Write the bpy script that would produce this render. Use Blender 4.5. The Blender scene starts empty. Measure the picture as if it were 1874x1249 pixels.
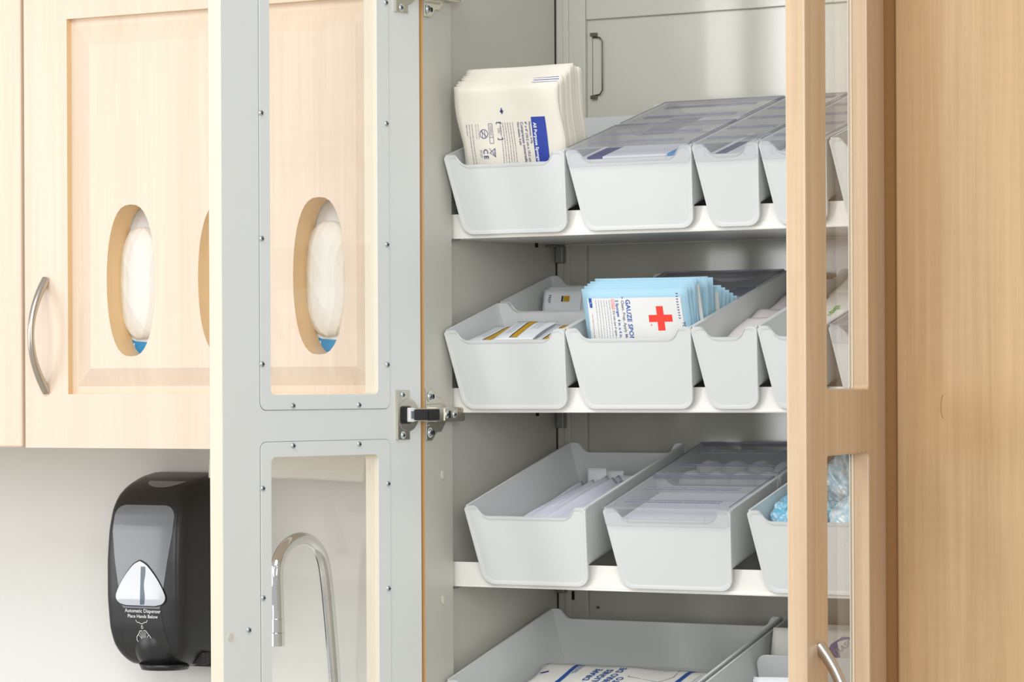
import bpy, bmesh, math, random
from mathutils import Vector, Matrix
random.seed(7)
R = math.radians
SC = bpy.context.scene
COL = SC.collection

# ------------------------------------------------------------------ camera
CAMX, CAMY, EYE = 1.9472, -3.0175, 1.5
cd = bpy.data.cameras.new('camera'); cam = bpy.data.objects.new('camera', cd); COL.objects.link(cam)
cd.sensor_width = 36; cd.lens = 6176 * 36 / 1874; cd.shift_y = (703 - 624.5) / 1874
cd.clip_start = .05
cam.matrix_world = Matrix.Translation((CAMX, CAMY, EYE)) @ Matrix.Rotation(R(31.35), 4, 'Z') @ Matrix.Rotation(R(90), 4, 'X') @ Matrix.Rotation(-R(.26), 4, 'Z')
SC.camera = cam

# ------------------------------------------------------------------ materials
def lin(h):
    if isinstance(h, str):
        v = [int(h[i:i+2], 16) / 255 for i in (0, 2, 4)]
    else: v = [c / 255 for c in h]
    return tuple((c / 12.92 if c <= .04045 else ((c + .055) / 1.055) ** 2.4) for c in v) + (1,)
MT = {}
def base(name):
    m = bpy.data.materials.new(name); m.use_nodes = True; MT[name] = m
    nt = m.node_tree; b = nt.nodes['Principled BSDF']
    return m, nt, b
def mat(name, col, rough=.5, metal=0, coat=0, bump=0, bscale=300, var=0, spec=.5, vscale=20, emis=None, coatr=.1):
    m, nt, b = base(name); c = lin(col)
    b.inputs['Base Color'].default_value = c
    b.inputs['Roughness'].default_value = rough; b.inputs['Metallic'].default_value = metal
    b.inputs['Coat Weight'].default_value = coat; b.inputs['Coat Roughness'].default_value = coatr
    b.inputs['Specular IOR Level'].default_value = spec
    tc = nt.nodes.new('ShaderNodeTexCoord')
    n = nt.nodes.new('ShaderNodeTexNoise'); n.inputs['Scale'].default_value = vscale; n.inputs['Detail'].default_value = 3
    nt.links.new(tc.outputs['Object'], n.inputs['Vector'])
    mx = nt.nodes.new('ShaderNodeMix'); mx.data_type = 'RGBA'
    v = max(var, .01)
    mx.inputs['A'].default_value = tuple(x * (1 - v) for x in c[:3]) + (1,)
    mx.inputs['B'].default_value = tuple(min(1, x * (1 + v)) for x in c[:3]) + (1,)
    nt.links.new(n.outputs['Fac'], mx.inputs['Factor']); nt.links.new(mx.outputs['Result'], b.inputs['Base Color'])
    if bump:
        n2 = nt.nodes.new('ShaderNodeTexNoise'); n2.inputs['Scale'].default_value = bscale; n2.inputs['Detail'].default_value = 2
        nt.links.new(tc.outputs['Object'], n2.inputs['Vector'])
        bp = nt.nodes.new('ShaderNodeBump'); bp.inputs['Strength'].default_value = bump; bp.inputs['Distance'].default_value = .001
        nt.links.new(n2.outputs['Fac'], bp.inputs['Height']); nt.links.new(bp.outputs['Normal'], b.inputs['Normal'])
        if coat: nt.links.new(bp.outputs['Normal'], b.inputs['Coat Normal'])
    return m
def wood(name, c1, c2, rough=.38, coat=.25, sc=(26, 26, 1.1)):
    m, nt, b = base(name)
    tc = nt.nodes.new('ShaderNodeTexCoord'); mp = nt.nodes.new('ShaderNodeMapping'); mp.inputs['Scale'].default_value = sc
    nt.links.new(tc.outputs['Object'], mp.inputs['Vector'])
    n = nt.nodes.new('ShaderNodeTexNoise'); n.inputs['Scale'].default_value = 1.0; n.inputs['Detail'].default_value = 6; n.inputs['Roughness'].default_value = .65; n.inputs['Distortion'].default_value = .5
    nt.links.new(mp.outputs['Vector'], n.inputs['Vector'])
    mp2 = nt.nodes.new('ShaderNodeMapping'); mp2.inputs['Scale'].default_value = (sc[0] * 9, sc[1] * 9, sc[2] * 4)
    nt.links.new(tc.outputs['Object'], mp2.inputs['Vector'])
    n2 = nt.nodes.new('ShaderNodeTexNoise'); n2.inputs['Scale'].default_value = 1.0; n2.inputs['Detail'].default_value = 4
    nt.links.new(mp2.outputs['Vector'], n2.inputs['Vector'])
    mp3 = nt.nodes.new('ShaderNodeMapping'); mp3.inputs['Scale'].default_value = (30, 30, 120)   # cross-grain figure
    nt.links.new(tc.outputs['Object'], mp3.inputs['Vector'])
    n3 = nt.nodes.new('ShaderNodeTexNoise'); n3.inputs['Scale'].default_value = 1.0; n3.inputs['Detail'].default_value = 3
    nt.links.new(mp3.outputs['Vector'], n3.inputs['Vector'])
    a = nt.nodes.new('ShaderNodeMath'); a.operation = 'MULTIPLY_ADD'; a.inputs[1].default_value = .45
    nt.links.new(n2.outputs['Fac'], a.inputs[0]); nt.links.new(n.outputs['Fac'], a.inputs[2])
    a2 = nt.nodes.new('ShaderNodeMath'); a2.operation = 'MULTIPLY_ADD'; a2.inputs[1].default_value = .12
    nt.links.new(n3.outputs['Fac'], a2.inputs[0]); nt.links.new(a.outputs[0], a2.inputs[2])
    rp = nt.nodes.new('ShaderNodeValToRGB'); rp.color_ramp.elements[0].position = .52; rp.color_ramp.elements[1].position = 1.02
    rp.color_ramp.elements[0].color = lin(c1); rp.color_ramp.elements[1].color = lin(c2)
    nt.links.new(a2.outputs[0], rp.inputs['Fac']); nt.links.new(rp.outputs['Color'], b.inputs['Base Color'])
    b.inputs['Roughness'].default_value = rough; b.inputs['Coat Weight'].default_value = coat; b.inputs['Coat Roughness'].default_value = .25
    return m
def clear(name, tint=(.97, .98, .98), gloss=.06, diff=0, dcol=(220, 220, 225), rough=.03, fres=1.45):
    m = bpy.data.materials.new(name); m.use_nodes = True; MT[name] = m
    nt = m.node_tree; nt.nodes.clear()
    out = nt.nodes.new('ShaderNodeOutputMaterial')
    tr = nt.nodes.new('ShaderNodeBsdfTransparent'); tr.inputs['Color'].default_value = tint + (1,)
    gl = nt.nodes.new('ShaderNodeBsdfGlossy'); gl.inputs['Roughness'].default_value = rough
    fr = nt.nodes.new('ShaderNodeFresnel'); fr.inputs['IOR'].default_value = fres
    tc = nt.nodes.new('ShaderNodeTexCoord'); nz = nt.nodes.new('ShaderNodeTexNoise'); nz.inputs['Scale'].default_value = 12
    nt.links.new(tc.outputs['Object'], nz.inputs['Vector'])
    body = tr.outputs[0]
    if diff:
        df = nt.nodes.new('ShaderNodeBsdfDiffuse'); df.inputs['Color'].default_value = lin(dcol)
        mr = nt.nodes.new('ShaderNodeMapRange'); mr.inputs['To Min'].default_value = diff * .85; mr.inputs['To Max'].default_value = diff * 1.15
        nt.links.new(nz.outputs['Fac'], mr.inputs['Value'])
        md = nt.nodes.new('ShaderNodeMixShader'); nt.links.new(mr.outputs[0], md.inputs[0])
        nt.links.new(tr.outputs[0], md.inputs[1]); nt.links.new(df.outputs[0], md.inputs[2]); body = md.outputs[0]
    mx = nt.nodes.new('ShaderNodeMixShader')
    ge = nt.nodes.new('ShaderNodeNewGeometry'); ml = nt.nodes.new('ShaderNodeMath'); ml.operation = 'MULTIPLY_ADD'; ml.inputs[1].default_value = -1; ml.inputs[2].default_value = 1
    nt.links.new(ge.outputs['Backfacing'], ml.inputs[0])
    mm = nt.nodes.new('ShaderNodeMath'); mm.operation = 'MULTIPLY'; nt.links.new(ml.outputs[0], mm.inputs[0]); nt.links.new(fr.outputs[0], mm.inputs[1])
    nt.links.new(mm.outputs[0], mx.inputs[0]); nt.links.new(body, mx.inputs[1]); nt.links.new(gl.outputs[0], mx.inputs[2])
    nt.links.new(mx.outputs[0], out.inputs['Surface'])
    return m

mat('wallpaint', (238, 238, 234), .9, bump=.05, bscale=400)
mat('floorvinyl', (190, 186, 178), .5, var=.05)
mat('countertop', (205, 203, 196), .35, var=.06, vscale=150)
wood('maple_pale', (226, 205, 182), (238, 219, 198))
wood('maple_shaded', (230, 196, 146), (240, 208, 160))  # golden copy of the pale maple: shading of recess walls put into the colour
wood('maple', (188, 158, 126), (214, 188, 156))
wood('maple_dark', (180, 147, 104), (206, 174, 132))
mat('cream_lit_edge', (224, 214, 194), .45)  # maple edge as lit: key light's brightness put into the colour; also gasket
mat('edge_tan', (205, 165, 112), .5)
mat('edge_brown', (150, 108, 60), .6, var=.12, vscale=400)  # right front edge: shade beside the open door put into colour; also scratch
mat('grey_laminate', (228, 230, 227), .42, var=.006)
mat('white_enamel', (196, 195, 184), .55, bump=.03, bscale=620, coat=.8, coatr=.1)
mat('side_enamel', (200, 198, 188), .38, bump=.04, bscale=420)
mat('shelf_enamel', (232, 230, 224), .3)
mat('bin_white', (214, 217, 216), .42, spec=.4)
mat('nickel', (222, 217, 204), .3, 1)
mat('nickel_dark', (120, 116, 106), .35, 1)
mat('zinc', (205, 215, 222), .22, 1)
mat('chrome', (235, 235, 235), .04, 1)
mat('brushed', (200, 192, 180), .3, 1)
mat('steel_bracket', (150, 150, 148), .45, .6)
mat('black', (18, 18, 18), .5)
mat('slot_black', (10, 9, 8), .9)
mat('seam_grey', (120, 122, 120), .7)
mat('black_plastic', (33, 34, 37), .36, coat=.15, coatr=.25)
mat('black_matte', (34, 33, 32), .55)
mat('smoke_window', (126, 131, 138), .22, coat=.3)
mat('smoke_low', (44, 45, 47), .3)
mat('clear_window', (205, 210, 218), .08, coat=1)
mat('window_dark', (95, 108, 125), .2)
mat('ink_white', (245, 245, 245), .6)
mat('paper', (240, 239, 233), .8, bump=.1, bscale=90)
mat('paper_cream', (226, 221, 208), .75, bump=.12, bscale=60)
mat('paper_white', (236, 238, 242), .7, bump=.12, bscale=80)
mat('paper_lilac', (226, 226, 240), .65, bump=.2, bscale=60)
mat('paper_pink', (228, 220, 222), .6, bump=.35, bscale=45)
mat('foil_white', (232, 236, 240), .4, bump=.25, bscale=70)
mat('towel', (244, 242, 234), .95, bump=.6, bscale=260)
mat('ice_blue', (164, 203, 222), .55, bump=.1, bscale=60)
mat('sky_blue', (112, 178, 212), .55)
mat('label_white', (226, 226, 224), .6)
mat('ink_blue', (44, 66, 160), .6)
mat('ink_navy', (50, 54, 120), .6)
mat('ink_cobalt', (32, 86, 165), .6)
mat('ink_grey', (110, 114, 135), .7)
mat('ink_lgrey', (150, 152, 165), .7)
mat('cross_red', (240, 62, 48), .6)
mat('gold', (190, 148, 20), .6)
mat('ink_black', (30, 30, 30), .6)
mat('leaf_green', (96, 180, 70), .6)
mat('purple', (84, 78, 150), .5)
mat('orange', (235, 120, 60), .6)
mat('cotton', (248, 248, 248), .95, bump=.5, bscale=120)
mat('glove_white', (236, 235, 229), .5, bump=.35, bscale=60)
mat('box_blue', (52, 146, 206), .5)
mat('box_navy', (30, 62, 140), .5)
mat('box_pale', (236, 240, 244), .5)
def crinkle(name, c1, c2, pos):
    m, nt, b = base(name)
    tc = nt.nodes.new('ShaderNodeTexCoord'); n = nt.nodes.new('ShaderNodeTexNoise'); n.inputs['Scale'].default_value = 42; n.inputs['Detail'].default_value = 4; n.inputs['Distortion'].default_value = 2.5
    rp = nt.nodes.new('ShaderNodeValToRGB'); rp.color_ramp.elements[0].position = pos - .16; rp.color_ramp.elements[1].position = pos + .13
    rp.color_ramp.elements[0].color = lin(c1); rp.color_ramp.elements[1].color = lin(c2)
    nt.links.new(tc.outputs['Object'], n.inputs['Vector']); nt.links.new(n.outputs['Fac'], rp.inputs['Fac']); nt.links.new(rp.outputs['Color'], b.inputs['Base Color'])
    vo = nt.nodes.new('ShaderNodeTexVoronoi'); vo.inputs['Scale'].default_value = 75; vo.feature = 'DISTANCE_TO_EDGE'
    bp = nt.nodes.new('ShaderNodeBump'); bp.inputs['Strength'].default_value = .4; bp.inputs['Distance'].default_value = .003
    nt.links.new(tc.outputs['Object'], vo.inputs['Vector']); nt.links.new(vo.outputs['Distance'], bp.inputs['Height']); nt.links.new(bp.outputs['Normal'], b.inputs['Normal']); nt.links.new(bp.outputs['Normal'], b.inputs['Coat Normal'])
    b.inputs['Roughness'].default_value = .25; b.inputs['Coat Weight'].default_value = 1; b.inputs['Coat Roughness'].default_value = .05
crinkle('film_blue', (96, 188, 224), (222, 241, 249), .54)
crinkle('film_white', (146, 206, 230), (228, 240, 246), .47)
mat('felt', (214, 210, 192), .8)
mat('warm_brown', (150, 110, 96), .6, var=.2, vscale=60)
clear('glass', (.985, .985, .975), fres=1.5)
clear('film', (.97, .985, .99), diff=.08, dcol=(235, 245, 250), rough=.1, fres=1.6)
clear('lid_clear', (.93, .93, .945), diff=.15, dcol=(222, 223, 228), rough=.14, fres=1.4)
clear('lid_apron', (.965, .965, .975), diff=.05, dcol=(225, 226, 232), rough=.14, fres=1.3)
clear('lid_rib', (.78, .78, .83), diff=.35, dcol=(155, 155, 172), rough=.16, fres=1.4)

# ------------------------------------------------------------------ mesh helpers
class MB:
    def __init__(s): s.bm = bmesh.new(); s.mats = []
    def mi(s, m):
        if m not in s.mats: s.mats.append(m)
        return s.mats.index(m)
    def faces(s, verts, faces, m, smooth=False):
        vs = [s.bm.verts.new(v) for v in verts]; out = []
        for f in faces:
            try: q = s.bm.faces.new([vs[i] for i in f])
            except ValueError: continue
            q.material_index = s.mi(m); q.smooth = smooth; out.append(q)
        return vs, out
    def box(s, x0, x1, y0, y1, z0, z1, m):
        v = [(x, y, z) for x in (x0, x1) for y in (y0, y1) for z in (z0, z1)]
        return s.faces(v, [(0, 1, 3, 2), (4, 6, 7, 5), (0, 4, 5, 1), (2, 3, 7, 6), (0, 2, 6, 4), (1, 5, 7, 3)], m)
    def prism(s, pts, h0, h1, m, axis='y', smooth=False):
        """outline pts (a,b) extruded along axis. y: a=x,b=z ; z: a=x,b=y ; x: a=y,b=z"""
        def P(p, h): return (p[0], h, p[1]) if axis == 'y' else ((p[0], p[1], h) if axis == 'z' else (h, p[0], p[1]))
        n = len(pts); v = [P(p, h0) for p in pts] + [P(p, h1) for p in pts]
        f = [tuple(range(n)), tuple(range(2 * n - 1, n - 1, -1))] + [(i, i + n, (i + 1) % n + n, (i + 1) % n) for i in range(n)]
        vs, fs = s.faces(v, f, m, smooth)
        return fs
    def grid(s, fn, nu, nv, m, smooth=True):
        v = [fn(i / nu, j / nv) for j in range(nv + 1) for i in range(nu + 1)]
        f = [(j * (nu + 1) + i, j * (nu + 1) + i + 1, (j + 1) * (nu + 1) + i + 1, (j + 1) * (nu + 1) + i) for j in range(nv) for i in range(nu)]
        return s.faces(v, f, m, smooth)
    def tube(s, path, rad, m, n=16, cap=True, flat=1.0):
        path = [Vector(p) for p in path]; rings = []
        if not hasattr(rad, '__len__'): rad = [rad] * len(path)
        t0 = (path[1] - path[0]).normalized(); up = Vector((0, 0, 1)) if abs(t0.z) < .9 else Vector((0, 1, 0))
        u = t0.cross(up).normalized()
        for i, p in enumerate(path):
            t = (path[min(i + 1, len(path) - 1)] - path[max(i - 1, 0)]).normalized()
            u = (u - t * u.dot(t)).normalized(); w = t.cross(u)
            rings.append([p + (u * math.cos(a) * flat + w * math.sin(a)) * rad[i] for a in [2 * math.pi * k / n for k in range(n)]])
        v = [q for r in rings for q in r]
        f = [(i * n + k, i * n + (k + 1) % n, (i + 1) * n + (k + 1) % n, (i + 1) * n + k) for i in range(len(path) - 1) for k in range(n)]
        if cap: f += [tuple(range(n - 1, -1, -1)), tuple(range((len(path) - 1) * n, len(path) * n))]
        s.faces(v, f, m, True)
    def sphere(s, c, r, m, nu=16, nv=10, fn=None):
        c = Vector(c)
        def g(a, b):
            th = 2 * math.pi * a; ph = math.pi * b
            d = Vector((math.sin(ph) * math.cos(th), math.sin(ph) * math.sin(th), math.cos(ph)))
            k = fn(d) if fn else 1
            return c + Vector((d.x * r[0], d.y * r[1], d.z * r[2])) * k
        s.grid(g, nu, nv, m)
    def holed(s, outer, holes, h0, h1, m, axis='y', P=None):
        """plate with holes, extruded h0..h1"""
        def Q(p, h):
            if P: return P(p, h)
            return (p[0], h, p[1]) if axis == 'y' else ((p[0], p[1], h) if axis == 'z' else (h, p[0], p[1]))
        loops = [outer] + holes; mi = s.mi(m)
        for h, flip in ((h0, 0), (h1, 1)):
            tmp = bmesh.new(); ed = []
            for lp in loops:
                vs = [tmp.verts.new(Q(p, h)) for p in lp]
                ed += [tmp.edges.new((vs[i], vs[(i + 1) % len(vs)])) for i in range(len(vs))]
            bmesh.ops.triangle_fill(tmp, edges=ed, use_beauty=True, use_dissolve=False)
            mp = {}
            for v in tmp.verts: mp[v] = s.bm.verts.new(v.co)
            for f in tmp.faces:
                q = s.bm.faces.new([mp[v] for v in f.verts]); q.material_index = mi
            tmp.free()
        for lp in loops:
            n = len(lp); v = [Q(p, h0) for p in lp] + [Q(p, h1) for p in lp]
            s.faces(v, [(i, i + n, (i + 1) % n + n, (i + 1) % n) for i in range(n)], m)
    def build(s, name, parent=None, loc=(0, 0, 0), bevel=0, seg=2, smooth=False, M=None, weld=True, recalc=True):
        if weld: bmesh.ops.remove_doubles(s.bm, verts=s.bm.verts, dist=1e-6)
        if recalc: bmesh.ops.recalc_face_normals(s.bm, faces=s.bm.faces)
        me = bpy.data.meshes.new(name); s.bm.to_mesh(me); s.bm.free()
        for m in s.mats: me.materials.append(MT[m])
        if smooth:
            for p in me.polygons: p.use_smooth = True
            me.set_sharp_from_angle(angle=R(smooth if smooth is not True else 40))
        for p in me.polygons:
            if len(p.vertices) > 12: p.use_smooth = False
        o = bpy.data.objects.new(name, me); COL.objects.link(o)
        if M is not None: o.matrix_world = M
        else: o.location = loc
        if parent: o.parent = parent
        if bevel:
            b = o.modifiers.new('bevel', 'BEVEL'); b.width = bevel; b.segments = seg; b.limit_method = 'ANGLE'; b.angle_limit = R(35)
        return o
def empty(name, M=None, loc=(0, 0, 0), parent=None):
    o = bpy.data.objects.new(name, None); COL.objects.link(o); o.empty_display_size = .02
    if M is not None: o.matrix_world = M
    else: o.location = loc
    if parent: o.parent = parent
    return o
def tag(o, label, cat, group=None, kind=None):
    if label: o['label'] = label
    if cat: o['category'] = cat
    if group: o['group'] = group
    if kind: o['kind'] = kind
    return o
def copy_tree(o, parent=None):
    c = o.copy(); COL.objects.link(c)
    if parent: c.parent = parent
    for ch in list(o.children): copy_tree(ch, c)
    return c
def rrect(x0, x1, z0, z1, r, n=5):
    p = []
    for cx, cz, a0 in ((x1 - r, z1 - r, 0), (x0 + r, z1 - r, 90), (x0 + r, z0 + r, 180), (x1 - r, z0 + r, 270)):
        for k in range(n + 1):
            a = R(a0 + 90 * k / n); p.append((cx + r * math.cos(a), cz + r * math.sin(a)))
    return p
# ------------------------------------------------------------------ printing on flat packs (local plane: x right, z up, ink just in front at -y)
_tc = {}
def text_tris(txt, size, bold=0):
    k = (txt, size, bold)
    if k in _tc: return _tc[k]
    cu = bpy.data.curves.new('lettering', 'FONT'); cu.body = txt; cu.size = size; cu.resolution_u = 2; cu.offset = bold
    ob = bpy.data.objects.new('lettering', cu); COL.objects.link(ob)
    dg = bpy.context.evaluated_depsgraph_get(); dg.update()
    me = ob.evaluated_get(dg).to_mesh()
    v = [tuple(q.co)[:2] for q in me.vertices]; f = [tuple(p.vertices) for p in me.polygons]
    ob.evaluated_get(dg).to_mesh_clear()
    bpy.data.objects.remove(ob); bpy.data.curves.remove(cu)
    _tc[k] = (v, f); return v, f
def ink(items, parent, surf=None, eps=.0003, name='printing'):
    """items: ('t',text,x,z,size,deg,mat) ('r',x0,z0,x1,z1,mat) ('p',pts,mat) ('o',cx,cz,rx,rz,w,mat)"""
    mb = MB(); surf = surf or (lambda x, z: 0.0); lay = 0
    def add(pts, faces, m, lift=0):
        mb.faces([(x, surf(x, z) - eps - lift, z) for x, z in pts], faces, m)
    for it in items:
        k = it[0]
        if k == 't':
            _, t, x, z, sz, deg, m = it[:7]; v, f = text_tris(t, sz, it[7] if len(it) > 7 else 0)
            c, s_ = math.cos(R(deg)), math.sin(R(deg))
            add([(x + a * c - b * s_, z + a * s_ + b * c) for a, b in v], f, m, .0004)
        elif k == 'r':
            _, x0, z0, x1, z1, m = it[:6]
            nx = max(1, int(abs(x1 - x0) / .008)); nz = max(1, int(abs(z1 - z0) / .008))
            pts = [(x0 + (x1 - x0) * i / nx, z0 + (z1 - z0) * j / nz) for j in range(nz + 1) for i in range(nx + 1)]
            add(pts, [(j * (nx + 1) + i, j * (nx + 1) + i + 1, (j + 1) * (nx + 1) + i + 1, (j + 1) * (nx + 1) + i) for j in range(nz) for i in range(nx)], m, .0003 if len(it) < 7 else it[6])
        elif k == 'p': add(it[1], [tuple(range(len(it[1])))], it[2], .00025)
        elif k == 'o':
            _, cx, cz, rx, rz, w, m = it; n = 20
            pts = [(cx + rx * math.cos(2 * math.pi * i / n), cz + rz * math.sin(2 * math.pi * i / n)) for i in range(n)] + [(cx + (rx - w) * math.cos(2 * math.pi * i / n), cz + (rz - w) * math.sin(2 * math.pi * i / n)) for i in range(n)]
            add(pts, [(i, (i + 1) % n, (i + 1) % n + n, i + n) for i in range(n)], m, .00015)
        elif k == 'l':
            _, pts, w, m = it
            for (a, b), (c, d) in zip(pts, pts[1:]):
                L = math.hypot(c - a, d - b) or 1; nx, nz = -(d - b) / L * w / 2, (c - a) / L * w / 2
                add([(a + nx, b + nz), (c + nx, d + nz), (c - nx, d - nz), (a - nx, b - nz)], [(0, 1, 2, 3)], m, .00018)
    return mb.build(name, parent, weld=False, recalc=False)

# ------------------------------------------------------------------ the setting
def struct(name, x0, x1, y0, y1, z0, z1, m):
    mb = MB(); mb.box(x0, x1, y0, y1, z0, z1, m); o = mb.build(name); o['kind'] = 'structure'; return o
WALL = .61
struct('wall_back', -3.2, 2.6, WALL, WALL + .1, 0, 2.6, 'wallpaint')
struct('floor', -3.2, 2.6, -4.5, WALL, -.05, 0, 'floorvinyl')

# ------------------------------------------------------------------ arch handle (bow pull), local: x=0, along z, bows toward +y
def handle_mesh(out, half, r_end, r_mid):
    mb = MB(); path = []; rad = []
    n = 28
    for i in range(n + 1):
        t = -1 + 2 * i / n
        path.append((0, out * (1 - abs(t) ** 2.0), half * t * (1 - .0 * t)))
        rad.append(r_mid + (r_end - r_mid) * abs(t) ** 1.5)
    mb.tube(path, rad, 'brushed', 18)
    return mb

# ------------------------------------------------------------------ tall storage cabinet
cabz0, cabz1 = .10, 2.20
cab = tag(empty('storage_cabinet'), 'tall maple cabinet with white shelves inside, both glazed doors standing open', 'cabinet')
CW = .533
mb = MB()
for (x0, x1, em) in ((-.019, 0, 'edge_tan'), (CW, CW + .018, 'edge_brown')):
    vs, fs = mb.box(x0, x1, 0, .055, cabz0, cabz1, 'side_enamel')
    for f in fs:
        if abs(f.normal.y) > .9 or abs(f.calc_center_median().y) < 1e-4: f.material_index = mb.mi(em)
mb.build('side_frame', cab)
mb = MB(); mb.box(-.019, -.0105, .055, .605, cabz0, cabz1, 'side_enamel'); mb.box(CW + .0125, CW + .018, .055, .605, cabz0, cabz1, 'side_enamel')
mb.build('side_panel', cab)
mb = MB(); mb.box(-.0105, CW + .0125, .0, .30, cabz1 - .018, cabz1, 'side_enamel'); mb.build('top_panel', cab)
mb = MB(); mb.box(-.0105, CW + .0125, .0, .30, cabz0, cabz0 + .018, 'side_enamel'); mb.build('bottom_panel', cab)
mb = MB(); mb.box(-.019, CW + .018, .04, .60, 0, cabz0, 'maple_dark'); mb.build('plinth', cab)
mb = MB(); mb.box(-.0105, CW + .0125, .30, .306, cabz0 + .018, cabz1 - .018, 'white_enamel')
mb.build('back_panel', cab)
mb = MB(); mb.box(.0286, CW + .0125, .2965, .30, 1.9128, cabz1 - .02, 'white_enamel'); mb.build('upper_back_plate', cab, bevel=.001)
mb = MB(); mb.box(-.0096, .0286, .2945, .30, cabz0 + .02, cabz1 - .02, 'side_enamel'); mb.box(.0, .0075, .2925, .2945, cabz0 + .02, cabz1 - .02, 'side_enamel')
mb.build('corner_post', cab, bevel=.0012)
mb = MB()
mb.box(.0085, .0115, .2935, .2946, 1.254, 1.264, 'slot_black')
mb.build('slot', cab)
mb = MB(); mb.box(.0370, .0410, .2994, .2999, 1.2445, 1.2475, 'nickel_dark'); mb.build('slot', cab); mb = MB()
mb.box(-.0104, -.0100, .2925, .2945, cabz0 + .02, cabz1 - .02, 'slot_black')
mb.build('slot', cab)
# wire pull on the back panel
mb = MB(); mb.tube([(.0365, .2995, 1.8925), (.046, .297, 1.892), (.0495, .2965, 1.888), (.0497, .2965, 1.86), (.0497, .2965, 1.832), (.046, .2975, 1.8275), (.0365, .2995, 1.8265)], .0008, 'nickel_dark', 8)
mb.tube([(.0355, .2992, 1.893), (.0355, .2992, 1.826)], .0003, 'seam_grey', 6)
for z in (1.8955, 1.8245): mb.box(.0345, .042, .2955, .2999, z - .002, z + .002, 'nickel_dark')
mb.build('wire_pull', cab)
# felt dots on the jamb
for z in (1.4025, 1.2685):
    mb = MB(); mb.prism([(.0335 + .0028 * math.cos(a), z + .0048 * math.sin(a)) for a in [2 * math.pi * k / 20 for k in range(20)]], 0.0002, .0012, 'felt', 'x')
    mb.build('bumper', cab, bevel=.0004)

SHELF = [1.095, 1.2825, 1.470, 1.6575]
LIPY = .0612
def shelf(zb):
    mb = MB()
    mb.box(-.0095, CW + .0115, LIPY, .2915, zb, zb + .0015, 'shelf_enamel')          # sheet-metal tray
    mb.box(-.0095, CW + .0115, LIPY, LIPY + .0016, zb, zb + .0258, 'shelf_enamel')
    mb.box(-.0095, CW + .0115, LIPY, LIPY + .010, zb, zb + .004, 'shelf_enamel')
    mb.box(-.0095, CW + .0115, .2895, .2915, zb - .001, zb + .018, 'shelf_enamel')
    s = mb.build('shelf', cab, bevel=.0007)
    mb = MB(); th = R(16.2)
    def Z(Y): # underside height of the tilted bins
        y = (Y - .0595 + .021 * math.sin(th)) / math.cos(th); return zb + .004 + y * math.sin(th) + .021 * math.cos(th)
    for Y in (.17, .262):
        mb.box(-.008, CW + .010, Y, Y + .004, zb + .0015, Z(Y) - .0006, 'shelf_enamel')
    mb.build('riser', s)
    mb = MB(); mb.box(-.0058, .0036, .284, .2925, zb - .0205, zb - .0005, 'steel_bracket'); mb.box(-.0095, .0036, .268, .2925, zb - .0028, zb - .0005, 'steel_bracket')
    mb.build('clip', s, bevel=.001)
    mb = MB(); mb.prism([(.058, zb - .0005), (.072, zb - .0005), (.072, zb - .0012), (.062, zb - .0032), (.058, zb - .0032)], -.0095, .0008, 'steel_bracket', 'x'); mb.build('clip', s)
    mb = MB(); mb.tube([(.02, .2, zb - .001), (.02, .2, zb - .006)], .002, 'slot_black', 8); mb.build('peg', s)
    return s
for z in SHELF: shelf(z)

# screws
def screw_mesh(r=.0031, m='zinc'):
    mb = MB(); n = 16; prof = [(r, 0), (r * .96, .0006), (r * .75, .0013), (r * .4, .0017), (0.0001, .0018)]
    mb.grid(lambda a, b: (prof[min(int(b * 4 + .5), 4)][0] * math.cos(2 * math.pi * a), -prof[min(int(b * 4 + .5), 4)][1] * -1, prof[min(int(b * 4 + .5), 4)][0] * math.sin(2 * math.pi * a)), n, 4, m)
    for a in (35, 125):
        c, s_ = math.cos(R(a)), math.sin(R(a)); w, L = r * .13, r * .62
        mb.faces([(c * L - s_ * w, .0019, s_ * L + c * w), (c * L + s_ * w, .0019, s_ * L - c * w), (-c * L + s_ * w, .0019, -s_ * L - c * w), (-c * L - s_ * w, .0019, -s_ * L + c * w)], [(0, 1, 2, 3)], 'black')
    # pale washer ring
    n = 20; mb.faces([(r * 1.28 * math.cos(2 * math.pi * i / n), .0003, r * 1.28 * math.sin(2 * math.pi * i / n)) for i in range(n)], [tuple(range(n))], 'grey_laminate')
    return mb
SCREW = screw_mesh(); so = SCREW.build('screw', weld=False, recalc=True); SCM = so.data; bpy.data.objects.remove(so)

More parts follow.
